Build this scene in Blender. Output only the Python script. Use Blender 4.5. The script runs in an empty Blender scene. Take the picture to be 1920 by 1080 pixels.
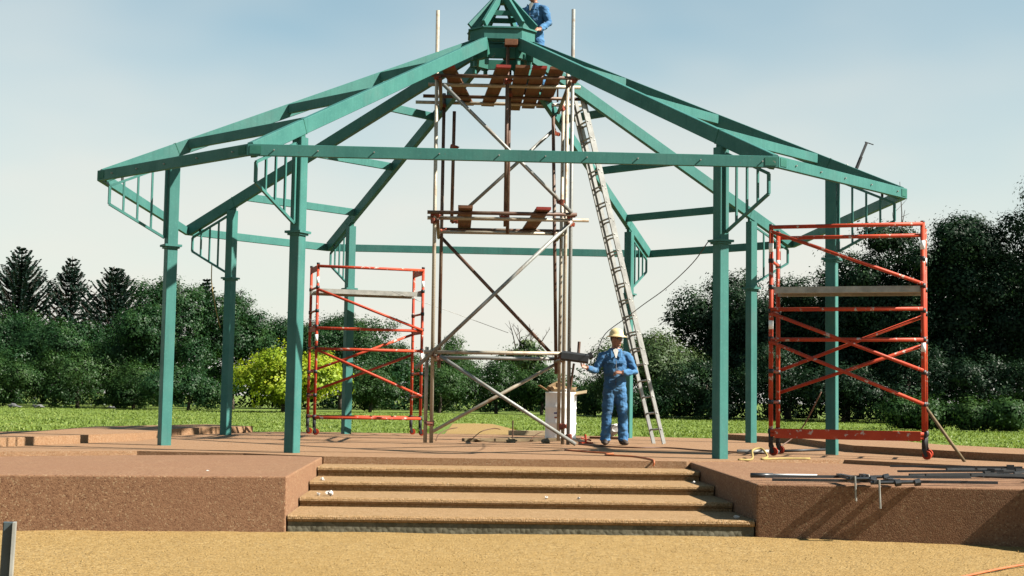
import bpy, bmesh, math, random
import numpy as np
from mathutils import Vector, Matrix, noise

scene = bpy.context.scene
COL = scene.collection
R = math.radians
PI = math.pi

# ------------------------------------------------------------------ camera
YAW, PITCH, ROLL = 0.0430, 0.0782, 0.0158
fwd = Vector((math.sin(YAW) * math.cos(PITCH), math.cos(YAW) * math.cos(PITCH), math.sin(PITCH)))
rt = Vector((math.cos(YAW), -math.sin(YAW), 0))
up = rt.cross(fwd)
c_, s_ = math.cos(ROLL), math.sin(ROLL)
rt, up = rt * c_ + up * s_, up * c_ - rt * s_
cam_d = bpy.data.cameras.new('camera')
cam = bpy.data.objects.new('camera', cam_d)
COL.objects.link(cam)
cam.matrix_world = Matrix(((rt.x, up.x, -fwd.x, -0.745), (rt.y, up.y, -fwd.y, -22.615),
                           (rt.z, up.z, -fwd.z, 0.7155), (0, 0, 0, 1)))
cam_d.sensor_width = 36
cam_d.lens = 49.777
cam_d.clip_start = 0.1
cam_d.clip_end = 5000
scene.camera = cam

# ------------------------------------------------------------------ sky and sun
SUN_EL, SUN_AZ = 41.0, 108.5          # azimuth measured from +Y towards +X
world = bpy.data.worlds.new('World')
scene.world = world
world.use_nodes = True
wn, wl = world.node_tree.nodes, world.node_tree.links
wn.clear()
w_out = wn.new('ShaderNodeOutputWorld')
w_bg = wn.new('ShaderNodeBackground')
w_bg.inputs['Strength'].default_value = 0.05
sky = wn.new('ShaderNodeTexSky')
sky.sky_type = 'NISHITA'
sky.sun_disc = False
sky.sun_elevation = R(SUN_EL)
sky.sun_rotation = R(SUN_AZ)
sky.air_density = 1.0
sky.dust_density = 0.6
sky.ozone_density = 1.0
# thin high cloud: soft streaks, thicker veil low over the horizon
tc = wn.new('ShaderNodeTexCoord')
sep = wn.new('ShaderNodeSeparateXYZ')
wl.new(tc.outputs['Generated'], sep.inputs[0])
mp = wn.new('ShaderNodeMapping')
mp.inputs['Scale'].default_value = (1.4, 1.4, 3.6)
mp.inputs['Rotation'].default_value = (0, R(8), R(15))
mp.inputs['Location'].default_value = (4.48, 4.44, 4.5)
wl.new(tc.outputs['Generated'], mp.inputs[0])
cn = wn.new('ShaderNodeTexNoise')
cn.inputs['Scale'].default_value = 1.9
cn.inputs['Detail'].default_value = 3
cn.inputs['Roughness'].default_value = 0.55
wl.new(mp.outputs[0], cn.inputs['Vector'])
el = wn.new('ShaderNodeMapRange')          # veil: 1 at the horizon, thin overhead
el.inputs['From Min'].default_value = 0.04
el.inputs['From Max'].default_value = 0.345
el.inputs['To Min'].default_value = 0.98
el.inputs['To Max'].default_value = 0.12
wl.new(sep.outputs['Z'], el.inputs['Value'])
nz = wn.new('ShaderNodeMapRange')
nz.inputs['From Min'].default_value = 0.30
nz.inputs['From Max'].default_value = 0.72
nz.inputs['To Min'].default_value = -0.22
nz.inputs['To Max'].default_value = 0.20
wl.new(cn.outputs['Fac'], nz.inputs['Value'])
ad = wn.new('ShaderNodeMath'); ad.operation = 'ADD'; ad.use_clamp = True
wl.new(el.outputs[0], ad.inputs[0]); wl.new(nz.outputs[0], ad.inputs[1])
mx = wn.new('ShaderNodeMix'); mx.data_type = 'RGBA'
wl.new(ad.outputs[0], mx.inputs['Factor'])
tint = wn.new('ShaderNodeMix'); tint.data_type = 'RGBA'; tint.blend_type = 'MULTIPLY'
tint.inputs['Factor'].default_value = 1.0
tint.inputs['B'].default_value = (0.62, 0.90, 0.82, 1)
wl.new(sky.outputs[0], tint.inputs['A'])
wl.new(tint.outputs['Result'], mx.inputs['A'])
mx.inputs['B'].default_value = (5.25, 5.08, 4.6, 1)
wl.new(mx.outputs['Result'], w_bg.inputs['Color'])
wl.new(w_bg.outputs[0], w_out.inputs['Surface'])

sun_d = bpy.data.lights.new('sun', 'SUN')
sun_d.energy = 5.0
sun_d.angle = R(0.6)
sun_d.color = (1.0, 0.94, 0.84)
sun = bpy.data.objects.new('sun', sun_d)
COL.objects.link(sun)
to_sun = Vector((math.sin(R(SUN_AZ)) * math.cos(R(SUN_EL)), math.cos(R(SUN_AZ)) * math.cos(R(SUN_EL)), math.sin(R(SUN_EL))))
sun.rotation_euler = to_sun.to_track_quat('Z', 'Y').to_euler()
sun.location = to_sun * 60

scene.view_settings.view_transform = 'Standard'
scene.view_settings.look = 'None'
scene.view_settings.exposure = 1.75
scene.view_settings.gamma = 1
scene.render.engine = 'CYCLES'
scene.cycles.use_denoising = True
scene.cycles.max_bounces = 6


# ------------------------------------------------------------------ materials
class NT:
    """small helper round one material's node tree"""
    def __init__(self, name):
        self.m = bpy.data.materials.new(name)
        self.m.use_nodes = True
        self.n, self.l = self.m.node_tree.nodes, self.m.node_tree.links
        self.n.clear()
        self.out = self.n.new('ShaderNodeOutputMaterial')
        self.geo = self.n.new('ShaderNodeNewGeometry')
        self.tc = self.n.new('ShaderNodeTexCoord')

    def node(self, t, **kw):
        n = self.n.new(t)
        for k, v in kw.items():
            if k in n.inputs:
                n.inputs[k].default_value = v
            else:
                setattr(n, k, v)
        return n

    def noise(self, scale, detail=4, rough=0.55, vec=None, coord='pos'):
        n = self.node('ShaderNodeTexNoise', Scale=scale, Detail=detail, Roughness=rough)
        src = vec if vec is not None else (self.geo.outputs['Position'] if coord == 'pos' else self.tc.outputs['Object'])
        self.l.new(src, n.inputs['Vector'])
        return n.outputs['Fac']

    def voro(self, scale, out='Distance', rnd=1.0):
        n = self.node('ShaderNodeTexVoronoi', Scale=scale)
        n.inputs['Randomness'].default_value = rnd
        self.l.new(self.geo.outputs['Position'], n.inputs['Vector'])
        return n.outputs[out]

    def rng(self, src, a, b, c=0.0, d=1.0):
        n = self.node('ShaderNodeMapRange')
        self.l.new(src, n.inputs['Value'])
        for k, v in (('From Min', a), ('From Max', b), ('To Min', c), ('To Max', d)):
            n.inputs[k].default_value = v
        return n.outputs[0]

    def mix(self, fac, a, b, mode='MIX'):
        n = self.n.new('ShaderNodeMix')
        n.data_type = 'RGBA'
        n.blend_type = mode
        for k, v in (('Factor', fac), ('A', a), ('B', b)):
            if isinstance(v, (int, float)):
                n.inputs[k].default_value = v
            elif isinstance(v, tuple):
                n.inputs[k].default_value = (*v, 1)
            else:
                self.l.new(v, n.inputs[k])
        return n.outputs['Result']

    def ramp(self, fac, stops, interp='LINEAR'):
        n = self.n.new('ShaderNodeValToRGB')
        n.color_ramp.interpolation = interp
        e = n.color_ramp.elements
        while len(e) < len(stops):
            e.new(0.5)
        for k, (p, col) in enumerate(stops):
            e[k].position = p
            e[k].color = (*col, 1)
        self.l.new(fac, n.inputs[0])
        return n.outputs[0]

    def bump(self, h, strength=0.3, dist=0.01, prev=None):
        n = self.node('ShaderNodeBump', Strength=strength, Distance=dist)
        self.l.new(h, n.inputs['Height'])
        if prev is not None:
            self.l.new(prev, n.inputs['Normal'])
        return n.outputs[0]

    def finish(self, col, rough=0.6, metal=0.0, normal=None, spec=0.5, k=0.62):
        k = tuple(q * 0.64 for q in k) if isinstance(k, tuple) else k * 0.64
        if isinstance(col, tuple):
            col = tuple(c * k for c in col)
        else:
            col = self.mix(1.0, col, k if isinstance(k, tuple) else (k, k, k), 'MULTIPLY')
        b = self.n.new('ShaderNodeBsdfPrincipled')
        for k, v in (('Base Color', col), ('Roughness', rough), ('Metallic', metal)):
            if isinstance(v, (int, float)):
                b.inputs[k].default_value = v
            elif isinstance(v, tuple):
                b.inputs[k].default_value = (*v, 1)
            else:
                self.l.new(v, b.inputs[k])
        b.inputs['Specular IOR Level'].default_value = spec
        if normal is not None:
            self.l.new(normal, b.inputs['Normal'])
        self.l.new(b.outputs[0], self.out.inputs['Surface'])
        return self.m


def paint(name, base, dark, chips=None, rough=0.42, chip_amt=0.70, wear=False):
    t = NT(name)
    n1 = t.noise(3.0, 5)
    col = t.mix(t.rng(n1, 0.35, 0.7), base, dark)
    n2 = t.noise(38, 3)
    col = t.mix(t.rng(n2, 0.55, 0.8, 0, 0.35), col, tuple(min(1, c * 1.5 + 0.02) for c in base))
    if wear:                                # dust, scuffs and drips on site-painted steel
        n4 = t.noise(1.1, 6, 0.7)
        col = t.mix(t.rng(n4, 0.52, 0.75, 0, 0.45), col, tuple(0.5 * c + 0.10 for c in base))
        n5 = t.noise(16, 6, 0.7)
        col = t.mix(t.rng(n5, 0.655, 0.69, 0, 0.7), col, (0.16, 0.17, 0.15))
        ms_ = t.node('ShaderNodeMapping')
        ms_.inputs['Scale'].default_value = (30, 30, 0.8)
        t.l.new(t.geo.outputs['Position'], ms_.inputs[0])
        n6 = t.noise(1.0, 4, 0.6, ms_.outputs[0])
        col = t.mix(t.rng(n6, 0.5, 0.8, 0, 0.4), col, tuple(c * 0.6 for c in dark))
    if chips:
        n3 = t.noise(11, 6, 0.65)
        col = t.mix(t.rng(n3, chip_amt - 0.03, chip_amt, 0, 1), col, chips)
    nb = t.bump(t.noise(60, 3), 0.12, 0.004)
    return t.finish(col, t.rng(n1, 0.3, 0.8, rough, rough + 0.2), 0, nb, 0.12, 0.84)


def plain(name, base, rough=0.6, metal=0.0, var=0.25, scale=9.0, bump=0.15, k=0.75):
    t = NT(name)
    n1 = t.noise(scale, 5)
    lo = tuple(c * (1 - var) for c in base)
    hi = tuple(min(1, c * (1 + var)) for c in base)
    col = t.mix(t.rng(n1, 0.3, 0.7), lo, hi)
    return t.finish(col, rough, metal, t.bump(t.noise(scale * 7, 3), bump, 0.004), 0.4, k)


def aggregate(name, cols, cell, grain, stain, bump=0.6, spec=0.15, k=0.62, relief=0.012):
    """exposed-aggregate concrete: rounded stones of mixed colours in mortar"""
    t = NT(name)
    vc = t.node('ShaderNodeTexVoronoi', Scale=1.0 / cell)
    t.l.new(t.geo.outputs['Position'], vc.inputs['Vector'])
    sepc = t.n.new('ShaderNodeSeparateColor')
    t.l.new(vc.outputs['Color'], sepc.inputs[0])
    col = t.ramp(sepc.outputs[0], cols)
    big = t.noise(0.7, 5, 0.6)
    col = t.mix(t.rng(big, 0.35, 0.7, 0, 0.55), col, stain)
    mid = t.noise(5.5, 4, 0.6)
    col = t.mix(t.rng(mid, 0.4, 0.75, 0, 0.35), col, tuple(c * 0.72 for c in stain))
    fine = t.noise(grain, 2, 0.7)
    col = t.mix(t.rng(fine, 0.3, 0.75, 0.35, 0.0), col, tuple(c * 0.4 for c in stain))
    h = t.rng(vc.outputs['Distance'], 0.0, 0.7, 1.0, 0.0)
    nb = t.bump(h, bump, cell * 0.45)
    nb = t.bump(fine, 0.25, 0.006, nb)
    nb = t.bump(mid, 0.5, relief, nb)
    return t.finish(col, 0.88, 0, nb, spec, k)


def foliage(name, ramp_cols, transl=0.28, patch=0.55):
    t = NT(name)
    isl = t.geo.outputs['Random Per Island']
    big = t.noise(patch, 3, 0.6)
    ad = t.node('ShaderNodeMath', operation='MULTIPLY_ADD')
    t.l.new(isl, ad.inputs[0])
    ad.inputs[1].default_value = 0.30
    sub = t.rng(big, 0.3, 0.7, 0.0, 0.70)
    t.l.new(sub, ad.inputs[2])
    col = t.ramp(ad.outputs[0], [(p, tuple(c * 0.62 for c in q)) for p, q in ramp_cols])
    d = t.n.new('ShaderNodeBsdfDiffuse')
    tr = t.n.new('ShaderNodeBsdfTranslucent')
    g = t.node('ShaderNodeBsdfGlossy', Roughness=0.45)
    g.inputs['Color'].default_value = (1, 1, 1, 1)
    t.l.new(col, d.inputs['Color'])
    trc = t.mix(1.0, col, (1.0, 1.0, 0.45), 'MULTIPLY')
    t.l.new(trc, tr.inputs['Color'])
    m1 = t.node('ShaderNodeMixShader'); m1.inputs[0].default_value = transl
    t.l.new(d.outputs[0], m1.inputs[1]); t.l.new(tr.outputs[0], m1.inputs[2])
    m2 = t.node('ShaderNodeMixShader'); m2.inputs[0].default_value = 0.008
    t.l.new(m1.outputs[0], m2.inputs[1]); t.l.new(g.outputs[0], m2.inputs[2])
    t.l.new(m2.outputs[0], t.out.inputs['Surface'])
    return t.m


M = {}
M['green'] = paint('green_paint', (0.072, 0.236, 0.205), (0.050, 0.188, 0.166), rough=0.40, wear=True)
M['green_dark'] = paint('dark_green_paint', (0.045, 0.19, 0.14), (0.03, 0.14, 0.11), (0.25, 0.24, 0.2), rough=0.5, chip_amt=0.68)
M['orange'] = paint('orange_paint', (0.60, 0.085, 0.035), (0.46, 0.055, 0.028), (0.62, 0.52, 0.45), rough=0.45, chip_amt=0.63)
M['orange_red'] = paint('red_orange_paint', (0.52, 0.06, 0.02), (0.36, 0.04, 0.02), None, rough=0.5)


def rusty(name, steel, rust, thr):
    t = NT(name)
    n1 = t.noise(4.2, 6, 0.65)
    n2 = t.noise(45, 3)
    col = t.mix(t.rng(n1, thr - 0.08, thr + 0.08), steel, rust)
    col = t.mix(t.rng(n2, 0.5, 0.75, 0, 0.5), col, tuple(c * 0.55 for c in rust))
    return t.finish(col, 0.55, t.rng(n1, thr - 0.08, thr + 0.08, 0.35, 0.05), t.bump(n2, 0.2, 0.003), 0.4, 0.85)


M['tube_pale'] = rusty('galvanised_tube', (0.56, 0.50, 0.39), (0.32, 0.20, 0.11), 0.60)
M['tube_grey'] = rusty('grey_tube', (0.34, 0.35, 0.33), (0.22, 0.15, 0.09), 0.62)
M['tube_rust'] = rusty('rusty_tube', (0.24, 0.17, 0.12), (0.13, 0.06, 0.035), 0.45)
M['coupler'] = rusty('rusty_coupler', (0.42, 0.08, 0.035), (0.12, 0.05, 0.03), 0.52)
M['black_steel'] = plain('black_steel', (0.03, 0.032, 0.034), 0.5, 0.3)
M['dark_steel'] = plain('oiled_dark_steel', (0.075, 0.08, 0.085), 0.42, 0.5)
M['alu'] = plain('aluminium', (0.52, 0.52, 0.49), 0.5, 0.3, 0.2, k=0.66)
M['alu_dull'] = plain('dull_aluminium', (0.42, 0.42, 0.38), 0.5, 0.25, 0.25, k=0.85)
M['white'] = plain('white_plastic', (0.80, 0.80, 0.78), 0.5, 0, 0.12, 3, k=1.2)
M['white_scrap'] = plain('white_scrap', (0.75, 0.72, 0.68), 0.7)
M['rubber'] = plain('black_rubber', (0.025, 0.025, 0.026), 0.7)
M['skin'] = plain('skin', (0.42, 0.20, 0.125), 0.5, 0, 0.12, 12, 0.05)
M['hat'] = plain('yellow_hard_hat', (0.82, 0.66, 0.34), 0.45, 0, 0.1, 6, 0.02, k=1.0)
M['boot'] = plain('brown_boot', (0.07, 0.045, 0.03), 0.7, 0, 0.3, 20)
M['lens'] = plain('dark_lens', (0.012, 0.012, 0.014), 0.12, 0, 0.1)
M['hair'] = plain('dark_hair', (0.03, 0.02, 0.015), 0.6, 0, 0.4, 90)
M['shirt'] = plain('pale_shirt', (0.68, 0.66, 0.6), 0.8, 0, 0.08)
M['card'] = plain('brown_cardboard', (0.42, 0.27, 0.13), 0.85, 0, 0.25, 7)
M['pale_timber'] = plain('pale_timber', (0.60, 0.46, 0.27), 0.75, 0, 0.2, 8)
M['cord_brown'] = plain('brown_cord', (0.16, 0.07, 0.035), 0.6)
M['cord_orange'] = plain('orange_cord', (0.62, 0.17, 0.05), 0.55)
M['strap'] = plain('yellow_strap', (0.45, 0.33, 0.10), 0.8)
M['print_blue'] = plain('blue_print', (0.06, 0.07, 0.30), 0.6)
M['print_red'] = plain('brown_print', (0.40, 0.12, 0.06), 0.6)
M['slate'] = plain('dark_slate_paint', (0.075, 0.105, 0.115), 0.5)
M['yellow_paint'] = plain('yellow_paint', (0.55, 0.42, 0.08), 0.6)


def wood(name, a, b, ax=1):
    t = NT(name)
    mp_ = t.node('ShaderNodeMapping')
    sc = [26, 26, 26]; sc[ax] = 1.6
    mp_.inputs['Scale'].default_value = sc
    t.l.new(t.geo.outputs['Position'], mp_.inputs[0])
    g = t.noise(1.0, 6, 0.65, mp_.outputs[0])
    col = t.mix(t.rng(g, 0.3, 0.7), a, b)
    n2 = t.noise(2.3, 4)
    col = t.mix(t.rng(n2, 0.45, 0.75, 0, 0.6), col, tuple(c * 0.45 for c in b))
    return t.finish(col, 0.8, 0, t.bump(g, 0.25, 0.004), 0.2)


M['board'] = wood('scaffold_board_wood', (0.34, 0.15, 0.075), (0.20, 0.085, 0.045))
M['board_red'] = paint('red_board_end', (0.40, 0.06, 0.05), (0.28, 0.05, 0.04), rough=0.7)
M['timber'] = wood('old_timber', (0.42, 0.32, 0.18), (0.26, 0.18, 0.10), 0)

cloth = NT('blue_coverall')
cf = cloth.noise(5.0, 5, 0.6)
cc = cloth.mix(cloth.rng(cf, 0.3, 0.7), (0.055, 0.175, 0.38), (0.11, 0.28, 0.50))
cc = cloth.mix(cloth.rng(cloth.noise(2.6, 4), 0.48, 0.66, 0, 0.7), cc, (0.035, 0.085, 0.16))
cc = cloth.mix(cloth.rng(cloth.noise(6.5, 5, 0.65), 0.56, 0.70, 0, 0.55), cc, (0.19, 0.24, 0.27))
M['cloth'] = cloth.finish(cc, 0.85, 0, cloth.bump(cloth.noise(14, 5, 0.6), 0.5, 0.03), 0.15, 0.8)

M['gravel'] = aggregate('gravel_ground', [(0.0, (0.30, 0.20, 0.075)), (0.25, (0.52, 0.36, 0.15)), (0.6, (0.62, 0.45, 0.20)), (0.9, (0.70, 0.55, 0.30)), (1.0, (0.20, 0.13, 0.06))],
                        0.022, 55, (0.50, 0.345, 0.135), 0.5, k=(.66, .60, .51), relief=0.008)
M['floor'] = aggregate('aggregate_floor', [(0.0, (0.34, 0.19, 0.09)), (0.3, (0.47, 0.28, 0.15)), (0.7, (0.54, 0.34, 0.19)), (1.0, (0.60, 0.44, 0.28))],
                       0.014, 70, (0.46, 0.275, 0.145), 0.4, k=(.68, .64, .63))
M['plinth'] = aggregate('aggregate_plinth', [(0.0, (0.22, 0.11, 0.065)), (0.3, (0.44, 0.25, 0.15)), (0.75, (0.50, 0.29, 0.175)), (0.90, (0.56, 0.34, 0.21)), (0.97, (0.72, 0.54, 0.35))],
                        0.013, 75, (0.43, 0.235, 0.145), 0.22, relief=0.004, k=(.62, .585, .53))
M['nosing'] = aggregate('aggregate_tread', [(0.0, (0.24, 0.16, 0.06)), (0.3, (0.46, 0.30, 0.14)), (0.7, (0.56, 0.37, 0.19)), (1.0, (0.64, 0.48, 0.28))],
                        0.015, 70, (0.48, 0.31, 0.15), 0.6, k=(.72, .68, .67))
M['riser'] = aggregate('grey_concrete_riser', [(0.0, (0.16, 0.15, 0.10)), (0.5, (0.26, 0.24, 0.17)), (1.0, (0.34, 0.31, 0.22))],
                       0.05, 30, (0.19, 0.175, 0.115), 0.3)
t = NT('lawn_grass')
gcol = t.mix(t.rng(t.noise(0.35, 5, 0.6), 0.35, 0.7), (0.16, 0.235, 0.045), (0.23, 0.30, 0.07))
gcol = t.mix(t.rng(t.noise(5, 3), 0.4, 0.7, 0, 0.6), gcol, (0.12, 0.19, 0.035))
M['lawn'] = t.finish(gcol, 0.9, 0, t.bump(t.noise(9, 4), 0.8, 0.1), 0.1, 0.8)
M['blade'] = foliage('grass_blades', [(0.0, (0.15, 0.22, 0.04)), (0.5, (0.21, 0.29, 0.06)), (0.85, (0.28, 0.34, 0.085)), (1.0, (0.38, 0.38, 0.12))], 0.35, 0.25)
M['leaf_mid'] = foliage('leaves_mid_green', [(0, (0.010, 0.034, 0.014)), (0.5, (0.022, 0.066, 0.022)), (1, (0.055, 0.118, 0.030))])
M['leaf_dark'] = foliage('leaves_dark_green', [(0, (0.008, 0.021, 0.011)), (0.6, (0.014, 0.036, 0.016)), (1, (0.040, 0.086, 0.024))], 0.14)
M['leaf_bush'] = foliage('leaves_bush_green', [(0, (0.015, 0.044, 0.013)), (0.5, (0.034, 0.082, 0.022)), (1, (0.075, 0.132, 0.034))])
M['leaf_olive'] = foliage('leaves_olive_green', [(0, (0.034, 0.066, 0.026)), (0.5, (0.066, 0.112, 0.042)), (1, (0.13, 0.175, 0.075))])
M['leaf_yellow'] = foliage('leaves_yellow_green', [(0, (0.13, 0.23, 0.02)), (0.5, (0.33, 0.44, 0.03)), (1, (0.60, 0.60, 0.06))], 0.4)
M['leaf_pine'] = foliage('needles_blue_green', [(0, (0.009, 0.024, 0.018)), (0.5, (0.016, 0.036, 0.026)), (1, (0.028, 0.054, 0.034))], 0.12)
M['bark'] = plain('bark', (0.085, 0.062, 0.045), 0.9, 0, 0.4, 3, 0.5)
M['stone_grey'] = plain('grey_stone', (0.20, 0.20, 0.20), 0.85, 0, 0.25, 2)


# ------------------------------------------------------------------ mesh helpers
class MB:
    def __init__(self):
        self.v, self.f = [], []

    def add(self, vs, fs):
        o = len(self.v)
        self.v += [tuple(p) for p in vs]
        self.f += [tuple(i + o for i in q) for q in fs]
        return self

    def box(self, c, s, mat=None):
        c = Vector(c)
        hx, hy, hz = s[0] / 2, s[1] / 2, s[2] / 2
        P = [Vector((x, y, z)) for z in (-hz, hz) for y in (-hy, hy) for x in (-hx, hx)]
        if mat is not None:
            P = [mat @ p for p in P]
        return self.add([c + p for p in P], [(0, 2, 3, 1), (4, 5, 7, 6), (0, 1, 5, 4), (2, 6, 7, 3), (0, 4, 6, 2), (1, 3, 7, 5)])

    def beam(self, a, b, w, h, side=None, ch=0.0):
        """rectangular bar from a to b: w along side, h across; ch chamfers the long edges"""
        a, b = Vector(a), Vector(b)
        d = (b - a).normalized()
        if side is None:
            side = d.cross(Vector((0, 0, 1)))
            if side.length < 1e-4:
                side = Vector((1, 0, 0))
        sd = Vector(side); sd = (sd - d * sd.dot(d)).normalized()
        u = sd.cross(d).normalized()
        if ch > 0:
            prof = [(-w / 2 + ch, -h / 2), (w / 2 - ch, -h / 2), (w / 2, -h / 2 + ch), (w / 2, h / 2 - ch),
                    (w / 2 - ch, h / 2), (-w / 2 + ch, h / 2), (-w / 2, h / 2 - ch), (-w / 2, -h / 2 + ch)]
        else:
            prof = [(-w / 2, -h / 2), (w / 2, -h / 2), (w / 2, h / 2), (-w / 2, h / 2)]
        n = len(prof)
        vs = [p + sd * x + u * y for p in (a, b) for x, y in prof]
        fs = [(i, (i + 1) % n, n + (i + 1) % n, n + i) for i in range(n)] + [tuple(range(n - 1, -1, -1)), tuple(range(n, 2 * n))]
        return self.add(vs, fs)

    def tube(self, pts, r, n=8, cap=True):
        pts = [Vector(p) for p in pts]
        m = len(pts)
        rr = r if isinstance(r, (list, tuple)) else [r] * m
        ref = None
        vs = []
        for i, p in enumerate(pts):
            d = (pts[min(i + 1, m - 1)] - pts[max(i - 1, 0)]).normalized()
            if ref is None:
                ref = d.orthogonal().normalized()
            s = (ref - d * ref.dot(d)).normalized()
            ref = s
            u = d.cross(s)
            vs += [p + (s * math.cos(2 * PI * k / n) + u * math.sin(2 * PI * k / n)) * rr[i] for k in range(n)]
        fs = [(i * n + k, i * n + (k + 1) % n, (i + 1) * n + (k + 1) % n, (i + 1) * n + k) for i in range(m - 1) for k in range(n)]
        if cap:
            fs += [tuple(range(n - 1, -1, -1)), tuple(range((m - 1) * n, m * n))]
        return self.add(vs, fs)

    def prism(self, poly, z0, ztop):
        """vertical prism over a plan polygon (counter-clockwise); ztop a number or one per corner"""
        n = len(poly)
        if sum(poly[i][0] * poly[(i + 1) % n][1] - poly[(i + 1) % n][0] * poly[i][1] for i in range(n)) < 0:
            poly = poly[::-1]
            if isinstance(ztop, (list, tuple)):
                ztop = list(ztop)[::-1]
        zt = ztop if isinstance(ztop, (list, tuple)) else [ztop] * n
        vs = [(p[0], p[1], z0) for p in poly] + [(p[0], p[1], z) for p, z in zip(poly, zt)]
        fs = [(i, (i + 1) % n, n + (i + 1) % n, n + i) for i in range(n)] + [tuple(range(n - 1, -1, -1)), tuple(range(n, 2 * n))]
        return self.add(vs, fs)

    def lathe(self, c, prof, n=20):
        """profile of (radius, z) turned about the vertical through c"""
        c = Vector(c)
        vs = [c + Vector((r * math.cos(2 * PI * k / n), r * math.sin(2 * PI * k / n), z)) for r, z in prof for k in range(n)]
        m = len(prof)
        fs = [(i * n + k, i * n + (k + 1) % n, (i + 1) * n + (k + 1) % n, (i + 1) * n + k) for i in range(m - 1) for k in range(n)]
        fs += [tuple(range(n - 1, -1, -1)), tuple(range((m - 1) * n, m * n))]
        return self.add(vs, fs)

    def build(self, name, mat, parent=None, smooth=False, origin=None):
        me = bpy.data.meshes.new(name)
        o = Vector(origin) if origin is not None else (world_origin(parent) if parent else Vector((0, 0, 0)))
        me.from_pydata([Vector(p) - o for p in self.v], [], self.f)
        me.materials.append(M[mat] if isinstance(mat, str) else mat)
        if smooth:
            me.polygons.foreach_set('use_smooth', [True] * len(me.polygons))
        ob = bpy.data.objects.new(name, me)
        COL.objects.link(ob)
        if parent:
            ob.parent = parent
        elif origin is not None:
            ob.location = o
        return ob


def world_origin(o):
    p = Vector((0, 0, 0))
    while o:
        p += o.location
        o = o.parent
    return p


def tag(o, label, cat=None, group=None, kind=None):
    if label:
        o['label'] = label
    if cat:
        o['category'] = cat
    if group:
        o['group'] = group
    if kind:
        o['kind'] = kind
    return o


def thing(name, loc, label, cat, group=None):
    o = bpy.data.objects.new(name, None)
    o.location = loc
    o.empty_display_size = 0.2
    COL.objects.link(o)
    return tag(o, label, cat, group)


def struct(o):
    o['kind'] = 'structure'
    return o


def flat(name, poly, z, mat):
    n = len(poly)
    mb = MB().add([(x, y, z) for x, y in poly], [tuple(range(n))])
    return mb.build(name, mat)


def raw_mesh(name, verts, nper, mat, parent=None, origin=(0, 0, 0)):
    """fast mesh of separate n-gons: verts is (count*nper, 3)"""
    me = bpy.data.meshes.new(name)
    v = (np.asarray(verts, dtype=np.float32) - np.asarray(origin, dtype=np.float32)).astype(np.float32)
    nv = len(v)
    nf = nv // nper
    me.vertices.add(nv)
    me.vertices.foreach_set('co', v.ravel())
    me.loops.add(nv)
    me.loops.foreach_set('vertex_index', np.arange(nv, dtype=np.int32))
    me.polygons.add(nf)
    me.polygons.foreach_set('loop_start', np.arange(0, nv, nper, dtype=np.int32))
    me.polygons.foreach_set('loop_total', np.full(nf, nper, dtype=np.int32))
    me.update(calc_edges=True)
    me.materials.append(M[mat])
    o = bpy.data.objects.new(name, me)
    COL.objects.link(o)
    if parent:
        o.parent = parent
    return o


GZ = -0.55
# ------------------------------------------------------------------ ground, terraces, steps
struct(flat('lawn', [(-900, -900), (900, -900), (900, 2600), (-900, 2600)], GZ - 0.045, 'lawn'))
gx, gy = np.linspace(-9, 9, 330), np.linspace(-16, -8.4, 150)
gv, gf = [], []
for b_ in gy:
    for a_ in gx:
        fade = max(0.0, min(1.0, (9 - abs(a_)) / 1.0, (b_ + 16) / 1.0))
        h_ = 0.008 * noise.noise(Vector((a_ * 1.1, b_ * 1.1, 3.3))) + 0.003 * noise.noise(Vector((a_ * 4.3, b_ * 4.3, 1.1))) + 0.003 * noise.noise(Vector((a_ * 13, b_ * 13, 0)))
        edge = max(0.0, 1 - abs(b_ + 9.45) / 0.45)
        gv.append((a_, b_, GZ + fade * (h_ + 0.008 * edge * (0.6 + noise.noise(Vector((a_ * 2.7, 0, 8)))))))
nx_ = len(gx)
for i in range(len(gy) - 1):
    for j in range(nx_ - 1):
        gf.append((i * nx_ + j, i * nx_ + j + 1, (i + 1) * nx_ + j + 1, (i + 1) * nx_ + j))
struct(MB().add(gv, gf).build('gravel_forecourt', 'gravel', None, True))
struct(flat('gravel_surround', [(-45, -60), (45, -60), (45, -4.5), (-45, -4.5)], GZ - 0.03, 'gravel'))
path_poly = [(-1.3, 5.0), (2.6, 5.0), (2.5, 22), (2.05, 38), (1.5, 49.5), (0.6, 51.0), (-0.55, 49.0), (-0.75, 36), (-1.0, 22)]
struct(flat('gravel_path', path_poly, GZ - 0.02, 'gravel'))

floor_poly = [(-2.22, -5.6), (2.12, -5.6), (3.2, -4.9), (4.38, -4.38), (6.3, -6.5), (9.5, -9.0), (10.5, -6.5), (7.6, -3.2), (6.4, -0.5),
              (6.4, 2.6), (4.6, 5.3), (3.0, 5.9), (-3.0, 5.9), (-4.6, 5.3), (-6.4, 2.6), (-6.4, -0.5), (-7.6, -3.2),
              (-10.5, -6.2), (-9.5, -7.6), (-6.5, -5.75), (-4.6, -4.75), (-3.25, -4.98)]
struct(MB().prism(floor_poly, GZ - 0.05, 0.0).build('pavilion_floor', 'floor'))


def terrace(name, inner, outer, h, label):
    mb = MB().prism(inner + outer[::-1], GZ - 0.08, h)
    o = mb.build(name, 'floor')
    return struct(o)


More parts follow.
